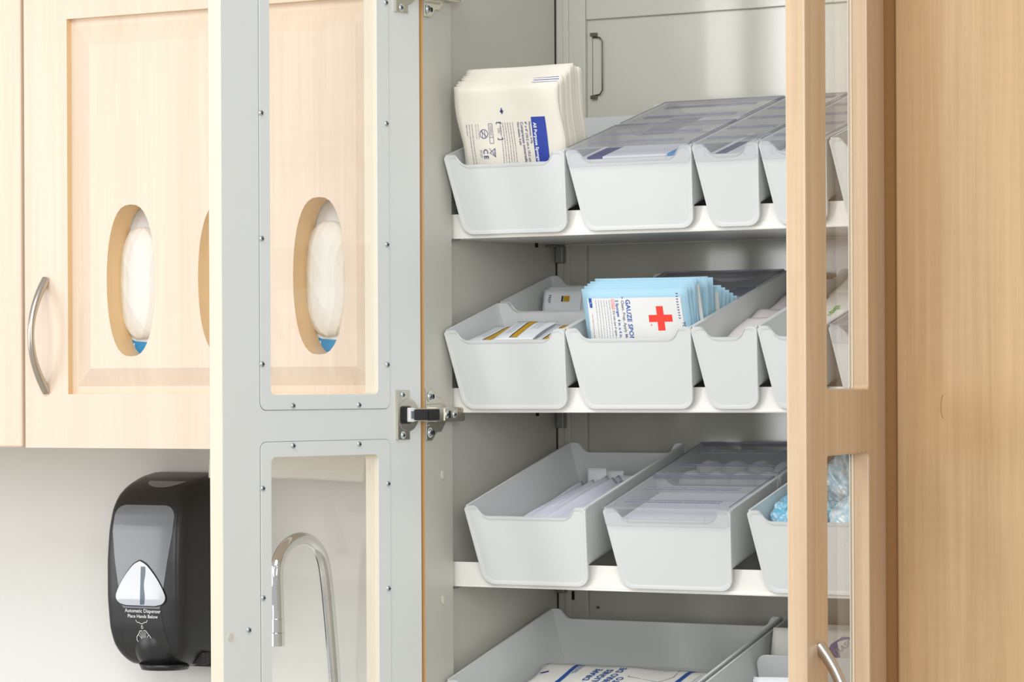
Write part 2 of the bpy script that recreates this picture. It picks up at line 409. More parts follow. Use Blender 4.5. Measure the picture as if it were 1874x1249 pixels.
def door(side):
    """local x from the hinge to the free edge, z up (world height), y normal to the face"""
    if side == 'L':
        a = R(98); dl = Vector((math.cos(a), -math.sin(a), 0)); P = Vector((-.0019, -.004, 0))
        y0, y1, yin = -.0175, 0, 0
    else:
        a = R(101.6); dl = Vector((-math.cos(a), -math.sin(a), 0)); P = Vector((.5434, -.012, 0))
        y0, y1, yin = -.0183, 0, -.0183
    n = Vector((-dl.y, dl.x, 0))
    M = Matrix(((dl.x, n.x, 0, P.x), (dl.y, n.y, 0, P.y), (0, 0, 1, 0), (0, 0, 0, 1)))
    W = .302; z0, z1 = .12, 2.18
    mb = MB()
    if side == 'L': holes = [rrect(.0695, .2325, 1.4897, 2.11, .006), rrect(.0695, .2325, .80, 1.427, .006), rrect(.0695, .2325, .19, .74, .006)]
    else: holes = [rrect(.069, .2275, 1.4935, 2.11, .004), rrect(.069, .2275, .80, 1.4325, .004), rrect(.069, .2275, .19, .74, .004)]
    holes = [h[::-1] for h in holes]
    mb.holed([(0, z0), (W, z0), (W, z1), (0, z1)], holes, y0, y1, 'maple')
    bmesh.ops.remove_doubles(mb.bm, verts=mb.bm.verts, dist=1e-6); bmesh.ops.recalc_face_normals(mb.bm, faces=mb.bm.faces)
    for f in mb.bm.faces:
        if abs(f.normal.y) > .9 and abs(f.calc_center_median().y - yin) < 1e-5: f.material_index = mb.mi('grey_laminate')
        if side == 'L' and abs(f.normal.y) < .5 and .06 < f.calc_center_median().x < .24: f.material_index = mb.mi('cream_lit_edge')
        if side == 'L' and f.normal.x > .9 and f.calc_center_median().x > W - .001: f.material_index = mb.mi('cream_lit_edge')
    d = mb.build('door', cab, bevel=.0008 if side == 'L' else .0016, M=M)
    d.parent = cab
    d['label'] = 'left door seen from inside, grey laminate with screwed glass frames' if side == 'L' else 'right door seen from outside, maple face around narrow glass'
    # retainer rings and glass, on the inner side
    sgn = 1 if side == 'L' else -1
    def Y(v): return yin + sgn * v
    for (za, zb_, ra, rb) in (((1.4747, 2.125, 1.4897, 2.11), (.785, 1.4422, .80, 1.427), (.175, .755, .19, .74)) if side == 'L' else ((1.4747, 2.125, 1.4935, 2.11), (.785, 1.4475, .80, 1.4325), (.175, .755, .19, .74))):
        mb = MB(); o_ = rrect(.0505, .2475, za, zb_, .008)
        mb.holed(o_, [rrect(.0698, .2322, ra + .0002, rb - .0002, .006)[::-1]], Y(-.0), Y(.0009), 'grey_laminate'); mb.build('retainer_plate', d, bevel=.0003, seg=1)
        mb = MB(); mb.holed(rrect(.0500, .2480, za - .0005, zb_ + .0005, .0083), [o_[::-1]], Y(0), Y(.0003), 'seam_grey'); mb.build('gasket', d)
        mb = MB(); gy = -.0045 if side == 'L' else .0008
        mb.box(.0698, .2322, min(Y(gy), Y(gy - .003)), max(Y(gy), Y(gy - .003)), ra, rb, 'glass'); g = mb.build('glass_pane', d)
        if side == 'R':
            mb = MB(); yy = Y(gy - .003); mb.holed(rrect(.0690, .2275, ra, rb, .004), [rrect(.0703, .2262, ra + .0006, rb - .0006, .004)[::-1]], yy + .0001, yy + .001, 'cream_lit_edge'); mb.build('gasket', d)
    if side == 'L':
        sp = [(.0546, z) for z in (1.9013, 1.774, 1.647, 1.5207, 1.3956, 1.2854, 1.175, 1.065)] + [(.2450, z) for z in (1.9013, 1.774, 1.6475, 1.521, 1.3958, 1.2854, 1.175, 1.065)] + [(.0997, 1.4787), (.2, 1.4787), (.0997, 1.438), (.2, 1.438), (.2655, 1.2542)]
        for (u, z) in sp:
            s_ = bpy.data.objects.new('screw', SCM); COL.objects.link(s_); s_.parent = d; s_.location = (u, .0009 if u < .26 else .0003, z)
            s_.rotation_euler = (0, random.uniform(0, 6.28), 0)
        mb = MB(); mb.prism([(.2915 + .004 * math.cos(t), 1.2487 + .004 * math.sin(t)) for t in [2 * math.pi * k / 20 for k in range(20)]], .0001, .001, 'felt', 'y'); mb.build('bumper', d)
    hm = handle_mesh(.027, .069, .0058, .0048)
    h = hm.build('handle', d, smooth=60)
    h.location = (.2625, 0 if side == 'R' else y0, 1.1935)
    if side == 'L': h.rotation_euler = (0, 0, R(180)); h.location.z = 1.185
    return d
dL = door('L'); dR = door('R')

# cup hinges of the left door
def hinge(zc):
    h = empty('hinge', loc=(0, 0, zc), parent=cab)
    a = R(98); dl = Vector((math.cos(a), -math.sin(a), 0)); n = Vector((-dl.y, dl.x, 0)); P = Vector((-.0019, -.004, 0))
    Md = Matrix(((dl.x, n.x, 0, P.x), (dl.y, n.y, 0, P.y), (0, 0, 1, 0), (0, 0, 0, 1)))
    # cup plate on the door (local x = distance from hinge edge)
    mb = MB(); mb.box(.0205, .0412, .0001, .0022, -.0262, .0262, 'nickel')
    mb.box(.0395, .0412, .0001, .0034, -.0262, .0262, 'nickel')
    cup = [(.0235 + .0175 * math.cos(t), .0175 * math.sin(t)) for t in [2 * math.pi * k / 40 for k in range(40)]]
    mb.prism(cup, .0001, .0026, 'nickel', 'y')
    q = mb.build('cup_plate', h, bevel=.0005); q.matrix_local = Md
    mb = MB(); mb.prism(rrect(.0185, .0375, -.0095, .0095, .004), .0026, .0029, 'nickel_dark', 'y')
    mb.prism(rrect(.024, .0365, -.0085, .0085, .0035), .0029, .0031, 'black', 'y')
    q = mb.build('cup', h); q.matrix_local = Md
    mb = MB(); mb.prism(rrect(.0185, .0262, -.0075, .0075, .001), .0031, .007, 'ink_white', 'y'); mb.box(.018, .0245, .0035, .0078, -.004, .004, 'smoke_window')
    q = mb.build('damper', h, bevel=.0004); q.matrix_local = Md
    for z in (-.0213, .0213):
        s_ = bpy.data.objects.new('screw', SCM); COL.objects.link(s_); s_.parent = h; s_.matrix_local = Md @ Matrix.Translation((.032, .0023, z)) @ Matrix.Rotation(random.uniform(0, 3), 4, 'Y')
    # arm from the cup to the mounting plate
    A = Md @ Vector((.019, .007, 0)); A2 = Md @ Vector((.006, .012, 0)); B = Vector((.0085, .014, 0)); C_ = Vector((.0085, .064, 0))
    mb = MB()
    def link(p, q, hz, th, m):
        d = (q - p); d.z = 0; d.normalize(); w = Vector((-d.y, d.x, 0)) * th / 2
        v = [pt + s1 * w + Vector((0, 0, s2 * hz)) for pt in (p, q) for s1 in (-1, 1) for s2 in (-1, 1)]
        mb.faces([tuple(x) for x in v], [(0, 1, 3, 2), (4, 6, 7, 5), (0, 4, 5, 1), (2, 3, 7, 6), (0, 2, 6, 4), (1, 5, 7, 3)], m)
    link(A, A2, .0068, .003, 'nickel'); link(A2, B, .0068, .003, 'nickel')
    link(A + Vector((.0012, -.0012, 0)), A2 + Vector((.002, -.001, 0)), .0058, .003, 'black_matte'); link(A2 + Vector((.0026, .001, 0)), B + Vector((.002, -.003, 0)), .0058, .003, 'black_matte')
    mb.build('link_arm', h, bevel=.0004)
    mb = MB(); mb.box(.001, .0098, .010, .0625, -.0076, .0076, 'nickel'); mb.box(.0098, .0108, .0235, .0635, -.0066, .0066, 'nickel')
    mb.box(.0108, .0111, .031, .0345, -.0038, .0038, 'slot_black')
    for k in range(4): mb.box(.0108, .0112, .0495 + k * .0028, .0503 + k * .0028, -.006, .006, 'nickel_dark')
    mb.build('arm', h, bevel=.0006)
    for y in (.0268, .0415):
        s_ = bpy.data.objects.new('screw', SCM); COL.objects.link(s_); s_.parent = h; s_.matrix_local = Matrix.Translation((.0108, y, 0)) @ Matrix.Rotation(R(-90), 4, 'Z') @ Matrix.Rotation(.5, 4, 'Y')
    pts = [(.0005, .0275), (.0112, .0274), (.0162, .0244), (.0207, .0192), (.0291, .0179), (.0348, .013), (.0398, .0075), (.0398, -.0075), (.0345, -.0132), (.0300, -.0185), (.0209, -.0188), (.0152, -.0245), (.0113, -.0278), (.0005, -.0275)]
    mb = MB(); mb.prism(pts, .0002, .0022, 'nickel', 'x')
    for z in (-.0115, .0115): mb.box(.0022, .0045, .001, .029, z - .0007, z + .0007, 'nickel')
    mb.build('mounting_plate', h, bevel=.0006)
    for z in (-.0192, .0192):
        s_ = bpy.data.objects.new('screw', SCM); COL.objects.link(s_); s_.parent = h; s_.scale = (1.5, 1.5, 1.5)
        s_.matrix_local = Matrix.Translation((.0024, .0065, z)) @ Matrix.Rotation(R(-90), 4, 'Z') @ Matrix.Rotation(.9, 4, 'Y') @ Matrix.Scale(1.35, 4)
        mb = MB(); mb.prism([(.0135 + .0026 * math.cos(t), z + .0026 * math.sin(t)) for t in [2 * math.pi * k / 16 for k in range(16)]], .0022, .0024, 'slot_black', 'x'); mb.build('eccentric_slot', h)
for zc in (1.919, 1.4677, 1.03): hinge(zc)

# ------------------------------------------------------------------ neighbouring cabinet on the right
nb = tag(empty('side_cabinet', loc=(.553, 0, 0)), 'tall plain maple cabinet filling the right edge, right of the open doors', 'cabinet')
mb = MB(); mb.box(.001, .56, .018, .60, .10, 2.2, 'maple'); mb.build('carcass', nb)
mb = MB(); mb.box(.001, .56, .05, .59, 0, .10, 'maple_dark'); mb.build('plinth', nb)
mb = MB(); mb.box(-.0005, .56, -.006, .0165, .12, 2.18, 'maple_dark'); dd = mb.build('door', nb, bevel=.002, seg=3)
mb = MB(); mb.tube([(.0495 + .0028 * math.cos(t) - .0, -.0062, 1.476 + .0115 * math.sin(t)) for t in [R(100 + 160 * k / 10) for k in range(11)]], .00025, 'edge_brown', 6); mb.build('scratch', dd)

# ------------------------------------------------------------------ wall cabinet
WY = .28
wc = tag(empty('wall_cabinet', loc=(-.48, WY + .02, 1.4228)), 'pale maple wall cabinet with three upright oval glove openings', 'cabinet')
o3 = (-.48, WY + .02, 1.4228)
def wl(mb, name, parent=wc, off=o3, **k):
    bmesh.ops.translate(mb.bm, verts=mb.bm.verts, vec=(-off[0], -off[1], -off[2])); return mb.build(name, parent, **k)
mb = MB()
cx0, cx1 = -1.36, -.172
Yf, Yb = WY + .020, WALL - .001
mb.box(cx0, cx0 + .018, Yf, Yb, 1.4425, 2.03, 'maple_pale'); mb.box(cx1 - .018, cx1, Yf, Yb, 1.4425, 2.03, 'maple_pale'); mb.box(-.7895, -.7715, Yf, Yb, 1.4425, 2.03, 'maple_pale')
mb.box(cx0, cx1, Yf, Yb, 2.03, 2.05, 'maple_pale'); mb.box(cx0, cx1, Yf, Yb, 1.4245, 1.4425, 'maple_pale'); mb.box(cx0, cx1, Yb - .006, Yb, 1.4425, 2.03, 'maple_pale')
wl(mb, 'carcass')
mb = MB(); mb.box(-1.36, -.7825, WY, WY + .0195, 1.4228, 2.03, 'maple_pale'); wl(mb, 'door', bevel=.003, seg=3)
# panelled door: frame ring, groove, raised field with slots
X0, X1, Z0, Z1 = -.7765, -.172, 1.4228, 2.03
gx0, gx1, gz0, gz1 = -.7080, -.2405, 1.4897, 1.9565     # groove outer
fx0, fx1, fz0, fz1 = -.6735, -.2760, 1.5215, 1.9215     # raised field
slots = []
for cx in (-.6100, -.4700, -.3295): slots.append((cx, 1.6293))
SW, SH = .0375, .0935
def slot_outline(cx, cz, w=SW, h=SH, n=10):
    p = []
    for i in range(4 * n):
        t = 2 * math.pi * i / (4 * n); c, s_ = math.cos(t), math.sin(t)
        e = 2 / 2.6
        x = w * math.copysign(abs(c) ** e, c)
        z = h * math.copysign(abs(s_) ** (2 / 2.1), s_)
        p.append((cx + x, cz + z))
    return p
mb = MB()
GD = .0085
mb.holed([(X0, Z0), (X1, Z0), (X1, Z1), (X0, Z1)], [[(gx0, gz0), (gx0, gz1), (gx1, gz1), (gx1, gz0)]], WY, WY + .0195, 'maple_pale')
# flat of the groove, then bevel up to the field
fl = .0095
a = [(gx0, gz0), (gx1, gz0), (gx1, gz1), (gx0, gz1)]
b_ = [(gx0 + fl, gz0 + fl), (gx1 - fl, gz0 + fl), (gx1 - fl, gz1 - fl), (gx0 + fl, gz1 - fl)]
c_ = [(fx0, fz0), (fx1, fz0), (fx1, fz1), (fx0, fz1)]
v = [(x, WY + GD, z) for x, z in a] + [(x, WY + GD, z) for x, z in b_] + [(x, WY + .0008, z) for x, z in c_]
mb.faces(v, [(i, (i + 1) % 4, 4 + (i + 1) % 4, 4 + i) for i in range(4)] + [(4 + i, 4 + (i + 1) % 4, 8 + (i + 1) % 4, 8 + i) for i in range(4)], 'maple_pale')
mb.holed(c_, [slot_outline(*s_)[::-1] for s_ in slots], WY + .0008, WY + .019, 'maple_pale')
bmesh.ops.recalc_face_normals(mb.bm, faces=mb.bm.faces)
for f in mb.bm.faces:
    q = f.calc_center_median()
    if abs(f.normal.y) < .1 and X0 + .01 < q.x < X1 - .01 and Z0 + .01 < q.z < Z1 - .01: f.material_index = mb.mi('maple_shaded')
wd = wl(mb, 'door', recalc=True)
wd['label'] = 'raised panel door with three oval openings'
for s_ in slots:
    mb = MB(); inner = slot_outline(*s_); outer = slot_outline(s_[0], s_[1], SW + .004, SH + .004)
    mb.holed(outer, [inner[::-1]], WY + .019, WY + .037, 'maple_shaded'); wl(mb, 'slot_liner', wd)
hm = handle_mesh(.030, .070, .0056, .0042); h = hm.build('handle', wd, smooth=60); h.location = (-.7425 - o3[0], WY - o3[1], 1.563 - o3[2]); h.rotation_euler = (0, 0, R(180))
# glove boxes behind the openings
def glove_box(cx, i):
    y = WY + .0385
    g = empty('glove_box', loc=(cx, y, 1.503))
    mb = MB(); mb.holed([(-.0575, 0), (.0575, 0), (.0575, .245), (-.0575, .245)], [slot_outline(.0, .1245, .030, .066)[::-1]], 0, .001, 'box_pale')
    mb.box(-.0575, .0575, .001, .075, 0, .001, 'box_pale'); mb.box(-.0575, .0575, .001, .075, .244, .245, 'box_pale'); mb.box(-.0575, -.0565, .001, .075, 0, .245, 'box_pale'); mb.box(.0565, .0575, .001, .075, 0, .245, 'box_pale'); mb.box(-.0575, .0575, .074, .075, 0, .245, 'box_pale')
    mb.build('carton', g)
    mb = MB()
    def pf(d):
        
            a = abs(math.sin(6 * d.z + 4 * d.x + i * 1.3)); b = abs(math.sin(11 * d.x - 5 * d.z + 2 * i + 1.5 * math.sin(4 * d.z)))
            return 1 + (.05 * (1 - a) ** 2.5 + .04 * (1 - b) ** 3) * abs(d.y) - .01
    mb.sphere((.001, .0, .1240), (.0335, .0165, .0700), 'glove_white', 100, 90, lambda d: pf(d) / ((abs(d.z) ** 2.7 + (d.x * d.x + d.y * d.y) ** 1.35) ** (1 / 2.7)))
    mb.build('glove', g)
    it = [('p', [(-.056, .004), (.056, .004), (.056, .048), (.020, .050), (-.010, .052), (-.034, .060), (-.056, .062)], 'box_blue'),
          ('p', [(-.056, .145), (-.0300, .160), (-.0275, .185), (-.020, .200), (-.008, .215), (-.056, .222)], 'box_navy'),
          ('l', [(.000, .049), (.000, .025)], .0050, 'ink_white'), ('l', [(.016, .046), (.004, .038), (.012, .028)], .0040, 'ink_white'), ('t', 'nyl', -.018, .050, .013, -90, 'ink_white', .0003)]
    ink([it[1]], g, name='upper_print'); ink([it[0]] + it[2:], g, name='lower_print')
    return g
names = ['glove box showing white gloves in the leftmost oval opening of the wall cabinet', 'glove box behind the middle oval opening, mostly hidden by the open door', 'glove box showing white gloves in the oval opening seen through the door glass']
for i, (cx, cz) in enumerate(slots):
    tag(glove_box(cx - .011, i), names[i], 'glove box', 'glove boxes in the wall cabinet')

# ------------------------------------------------------------------ paper towel under the wall cabinet
mb = MB()
def tw(u, v):
    x = -.662 + .249 * u + .009 * v; return (x, .50 + .004 * math.sin(3 * u + 1) + .006 * (1 - v) ** 2, 1.3800 - .0035 * u + .002 * math.sin(math.pi * u) + (.0447 + .0035 * u - .002 * math.sin(math.pi * u)) * v)
mb.grid(tw, 40, 10, 'towel')
tow = mb.build('paper_towel', recalc=False); md = tow.modifiers.new('solid', 'SOLIDIFY'); md.thickness = .0008
bpy.context.view_layer.update()
tag(tow, 'white embossed paper towel sheet hanging from the underside of the wall cabinet', 'paper towel')

# ------------------------------------------------------------------ soap dispenser
DX = -.768
ds = tag(empty('soap_dispenser', loc=(DX, WALL, 1.13)), 'black automatic soap dispenser mounted on the wall below the wall cabinet', 'soap dispenser')
prof = [(0, .070, .030), (.003, .082, .040), (.012, .090, .050), (.028, .098, .057), (.05, .103, .0605), (.09, .106, .0620), (.14, .106, .0620), (.18, .103, .0610), (.208, .097, .0590), (.226, .087, .0560), (.240, .068, .0520), (.249, .042, .0470), (.2535, .018, .042), (.2540, .004, .040)]
prof = [(a, b, c * 1.06) for a, b, c in prof]
def interp(z, k):
    for p, q in zip(prof, prof[1:]):
        if p[0] <= z <= q[0]:
            t = (z - p[0]) / (q[0] - p[0]); return p[k] + (q[k] - p[k]) * t
    return prof[-1][k]
def smooth_prof(z, k):
    return (interp(max(0, z - .006), k) + 2 * interp(z, k) + interp(min(.254, z + .006), k)) / 4 if .01 < z < .244 else interp(z, k)
mb = MB(); NZ = 60; rings = []
zs = [.254 * (.5 - .5 * math.cos(math.pi * i / NZ)) for i in range(NZ + 1)]
def dsec(z):
    d, w = smooth_prof(z, 1), smooth_prof(z, 2); wb = w + .016 * min(1, d / .08)
    base_ = [(-wb, -.0005), (-wb, -.25 * d), (-w - .002, -d * .78), (-w + .006, -d * .95), (-w + .018, -d), (0, -d - .0015), (w - .018, -d), (w - .006, -d * .95), (w + .002, -d * .78), (wb, -.25 * d), (wb, -.0005)]
    out = []
    n = len(base_)
    for i in range(n - 1):   # catmull-rom
        p0, p1, p2, p3 = base_[max(i - 1, 0)], base_[i], base_[i + 1], base_[min(i + 2, n - 1)]
        for k in range(4):
            t = k / 4; out.append(tuple(.5 * ((2 * p1[j]) + (-p0[j] + p2[j]) * t + (2 * p0[j] - 5 * p1[j] + 4 * p2[j] - p3[j]) * t * t + (-p0[j] + 3 * p1[j] - 3 * p2[j] + p3[j]) * t ** 3) for j in (0, 1)))
    out.append(base_[-1]); return out
secs = [dsec(z) for z in zs]; ns = len(secs[0])
v = [(p[0], p[1], z) for z, s_ in zip(zs, secs) for p in s_]
f = [(j * ns + i, j * ns + i + 1, (j + 1) * ns + i + 1, (j + 1) * ns + i) for j in range(NZ) for i in range(ns - 1)]
f += [tuple(range(ns)), tuple(NZ * ns + i for i in range(ns - 1, -1, -1)), ]
mb.faces(v, f, 'black_plastic', True)
mb.build('cover', ds, smooth=50)
def dsurf(x, z):
    sec = dsec(max(0, min(.254, z))); best = 0
    for (xa, ya), (xb, yb) in zip(sec, sec[1:]):
        if min(xa, xb) <= x <= max(xa, xb) and abs(xb - xa) > 1e-6: best = min(best, ya + (yb - ya) * (x - xa) / (xb - xa))
    return best
def patch(L, Rr, z0, z1, m, lift, n=30, nu=10, name='window', par=None):
    mb = MB()
    def g(a, b):
        z = z0 + (z1 - z0) * b; x = L(b) + (Rr(b) - L(b)) * a; return (x, dsurf(x, z) - lift, z)
    mb.grid(g, nu, n, m); o = mb.build(name, par or ds, recalc=False); return o
def hw_up(b):   # b 0 bottom..1 top
    z = .078 + .135 * b; w = .030 + .019 * min(1, b * 1.35) ** .8
    if b > .88: w -= .017 * (1 - math.sqrt(max(0, 1 - ((b - .88) / .12) ** 2)))
    return w
patch(lambda b: -hw_up(b), lambda b: hw_up(b), .078, .213, 'smoke_window', .0004, n=90, name='smoked_panel')
def hw_lo(b): return .030 + .017 * (1 - b) ** 1.6 * .9 + (-.012 * (1 - b) ** 6)
patch(lambda b: -hw_lo(b) * .9, lambda b: hw_lo(b) * 1.05, .012, .082, 'smoke_low', .0003, name='lower_panel')
def tri(b, k=1):
    w = .0400 * (1 - b) ** .9 + .0075 * (b * (1 - b)) * 4 * .8 + .0045
    if b < .26: w -= .021 * (1 - math.sqrt(max(0, 1 - ((.26 - b) / .26) ** 2)))
    if b > .9: w *= math.sqrt(max(0.02, 1 - ((b - .9) / .1) ** 2))
    return w * k
patch(lambda b: -tri(b) - .0012, lambda b: tri(b) + .0012, .0805, .1415, 'black', .0008, name='window_rim')
tw_ = patch(lambda b: -tri(b), lambda b: tri(b), .0818, .140, 'clear_window', .0018, name='window')
patch(lambda b: .000 + .002 * b, lambda b: .0065 + .001 * math.sin(9 * b) + .002 * b, .083, .133, 'window_dark', .0021, nu=2, name='soap_tube')
it = [('t', 'Automatic Dispenser', -.0265, .0725, .0068, 0, 'ink_white', .00006), ('t', 'Place Hands Below', -.0225, .0655, .0064, 0, 'ink_white', .00006),
      ('l', [(-.0095, .0625), (-.007, .0595), (-.004, .0595), (-.001, .0575), (.002, .0580), (.005, .0598), (.008, .0600), (.0098, .0628)], .0007, 'ink_white'),
      ('l', [(.0004, .056), (-.0012, .0525), (.0004, .051), (.002, .0525), (.0004, .056)], .0006, 'ink_white'),
      ('l', [(-.0060, .0285), (-.0105, .036), (-.0098, .0405), (-.006, .0445), (-.004, .0480), (.0, .0487)], .0008, 'ink_white'),
      ('l', [(.0105, .0285), (.0135, .036), (.0125, .0405), (.009, .0445), (.006, .0485), (.002, .0487)], .0008, 'ink_white'),
      ('l', [(.0018, .0265), (.0018, .0345), (.0010, .0370)], .0008, 'ink_white'),
      ('l', [(-.0065, .043), (-.002, .0375), (-.0002, .0375)], .0006, 'ink_white'), ('l', [(.0095, .043), (.005, .0375), (.003, .0375)], .0006, 'ink_white')]
for k in range(5): it.append(('l', [(-.004 + k * .0024, .048 - .0008 * abs(k - 2)), (-.0018 + k * .0015, .0385)], .0005, 'ink_white'))
ink(it, ds, surf=dsurf, eps=.0006)
mb = MB(); mb.grid(lambda a, b: (-.022 + .060 * a, dsurf(-.022 + .060 * a, .2435 - .008 * b * math.sin(math.pi * a) ** .6) - .0008, .2435 - .008 * b * math.sin(math.pi * a) ** .6), 20, 6, 'smoke_window'); mb.build('top_badge', ds, recalc=False)
mb = MB(); mb.sphere((.006, -.078, .030), (.036, .026, .036), 'black_plastic', 36, 24, lambda d: 1 - .0 * d.z); mb.tube([(.012, -.072, .004), (.012, -.072, -.0035)], [.034, .031], 'black_plastic', 32); mb.build('nozzle', ds)
mb = MB(); mb.box(-.060, .070, -.045, -.0005, -.001, .03, 'black_matte'); mb.box(.02, .068, -.06, -.02, .003, .02, 'black_matte'); mb.build('backplate', ds, bevel=.003)

# ------------------------------------------------------------------ counter and faucet
ct = tag(empty('base_cabinet', loc=(-.95, .3, 0)), 'base cabinet below the frame carrying the worktop', 'cabinet')
mb = MB(); mb.box(-.55, .92, -.27, .305, .0, .875, 'maple_pale'); mb.build('carcass', ct)
mb = MB(); mb.box(-1.6, -.0205, .0, WALL - .001, .876, .912, 'countertop'); w_ = mb.build('worktop', bevel=.003); tag(w_, 'speckled grey worktop running under the wall cabinet', 'worktop')
FX = -.505
fa = tag(empty('faucet', loc=(FX, .575, .912)), 'chrome gooseneck faucet seen through the lower door glass', 'faucet')
P0 = [(.4403, 1.2226), (.4386, 1.2638), (.4447, 1.2827), (.4578, 1.2958), (.4758, 1.3033), (.495, 1.3053), (.5132, 1.3011), (.5302, 1.2906), (.5411, 1.2761), (.5483, 1.2513), (.5542, 1.216), (.5612, 1.1665), (.5671, 1.1176), (.5735, 1.05), (.575, .915)]
P0 = [(.4403, 1.20)] + P0
pts = []
for i in range(len(P0) - 1):
    p0, p1, p2, p3 = P0[max(i - 1, 0)], P0[i], P0[i + 1], P0[min(i + 2, len(P0) - 1)]
    for k in range(6):
        t = k / 6; y, z = [.5 * ((2 * p1[j]) + (-p0[j] + p2[j]) * t + (2 * p0[j] - 5 * p1[j] + 4 * p2[j] - p3[j]) * t * t + (-p0[j] + 3 * p1[j] - 3 * p2[j] + p3[j]) * t ** 3) for j in (0, 1)]
        pts.append((0, y - .575, z - .912))
pts.append((0, 0, 0))
mb = MB(); mb.tube(pts, .0082, 'chrome', 28); mb.build('spout', fa, smooth=60)
mb = MB(); mb.tube([(0, .4403 - .575, 1.207 - .912), (0, .4403 - .575, 1.1895 - .912)], .0088, 'chrome', 28); mb.tube([(0, .4403 - .575, 1.1893 - .912), (0, .4403 - .575, 1.1725 - .912)], .0092, 'chrome', 28); mb.build('aerator', fa, smooth=60, bevel=.0005)
mb = MB(); mb.tube([(0, 0, 0), (0, 0, .03), (0, 0, .045)], [.026, .024, .012], 'chrome', 28); mb.tube([(0, 0, 0), (0, 0, .004)], .032, 'chrome', 28); mb.build('base', fa, smooth=40)

# ------------------------------------------------------------------ storage bins
TH = R(16.2); H = .0875; FL = .021
def bin_matrix(xc, zb, y=0):
    return Matrix.Translation((xc, .0595, zb + .004)) @ Matrix.Rotation(TH, 4, 'X') @ Matrix.Translation((0, y, 0))
def tap(z, W): return W / 2 - .0088 * (1 - z / H)
def plate_outline(W, zlow=0, r=.014, inset=0):
    """front plate seen from the front, counter-clockwise from the top right tab"""
    tabw = min(.010, W * .12); p = []
    xt = W / 2 - inset
    def arc(cx, cz, r_, a0, a1, n=6): return [(cx + r_ * math.cos(R(a0 + (a1 - a0) * k / n)), cz + r_ * math.sin(R(a0 + (a1 - a0) * k / n))) for k in range(n + 1)]
    top = H - inset
    q = .0045
    right = arc(xt - q, top - q, q, 90, 5, 4)                              # outer corner of the tab
    xb = tap(0 if zlow == 0 else zlow, W) - inset
    bot = arc(xb - r, zlow + inset + r, r, -4, -90, 6)
    xi = xt - tabw
    step = [(xi, top), (xi - .003, top - .0008), (xi - .0055, top - .0040), (xi - .0085, top - .0085), (xi - .012, top - .0108), (xi - .0155, top - .0115)]
    half = [(x, z) for x, z in step[::-1]] + right + bot                  # centre-top to right to bottom
    left = [(-x, z) for x, z in half[::-1]]
    return half + left
_bins = {}
def bin_mesh(W, L):
    k = (W, L)
    if k in _bins: return _bins[k]
    mb = MB(); bm = mb.bm
    for (y0, y1, zl, front) in ((-.0022, .0002, 0, True), (L - .002, L, FL - .001, False)):
        out = plate_outline(W, zl, .014 if front else .008)
        fs = mb.prism(out, y0, y1, 'bin_white')
        if front:   # recessed field, leaving a raised rim
            out2 = plate_outline(W, 0, .0125, .0042)
            tmp = [bm.verts.new((x, y0 - .0009, z)) for x, z in out]
            tin = [bm.verts.new((x, y0 - .0009, z)) for x, z in plate_outline(W, 0, .0125, .0022)]
            tin2 = [bm.verts.new((x, y0 - .0001, z)) for x, z in out2]
            tb = [bm.verts.new((x, y0, z)) for x, z in out]
            n = len(out)
            for i in range(n):
                j = (i + 1) % n
                for a, b in ((tb, tmp), (tmp, tin), (tin, tin2)):
                    q = bm.faces.new((a[i], a[j], b[j], b[i])); q.smooth = True
            bm.faces.new(tin2)
    # side walls and floor: a U profile
    def U(off):
        b = []
        xt = W / 2 - .0006 - off; xf = tap(FL, W) - .0006 - off; rr = max(.007 - off, .004)
        b = [(xt, H - .0), (xf + .0003, FL + rr)]
        for k2 in range(1, 6):
            a = R(-90 * k2 / 5); b.append((xf - rr + rr * math.cos(a), FL + off + rr + rr * math.sin(a)))
        return b
    o_, i_ = U(0), U(.002)
    prof_ = o_ + [(-x, z) for x, z in o_[::-1]] + [(x, z) for x, z in [(-a, b) for a, b in i_]] + i_[::-1]
    mb.prism(prof_, 0, L - .001, 'bin_white')
    # rolled rim along the long sides
    for s_ in (-1, 1):
        mb.prism([(s_ * (W / 2 - .0028), H - .0022), (s_ * (W / 2 + .0003), H - .0022), (s_ * (W / 2 + .0003), H - .0003), (s_ * (W / 2 - .0010), H + .0002), (s_ * (W / 2 - .0028), H - .0003)], .002, L - .003, 'bin_white')
    o = mb.build('storage_bin', bevel=0, weld=True, smooth=50); me = o.data; bpy.data.objects.remove(o); _bins[k] = me
    return me
_lids = {}
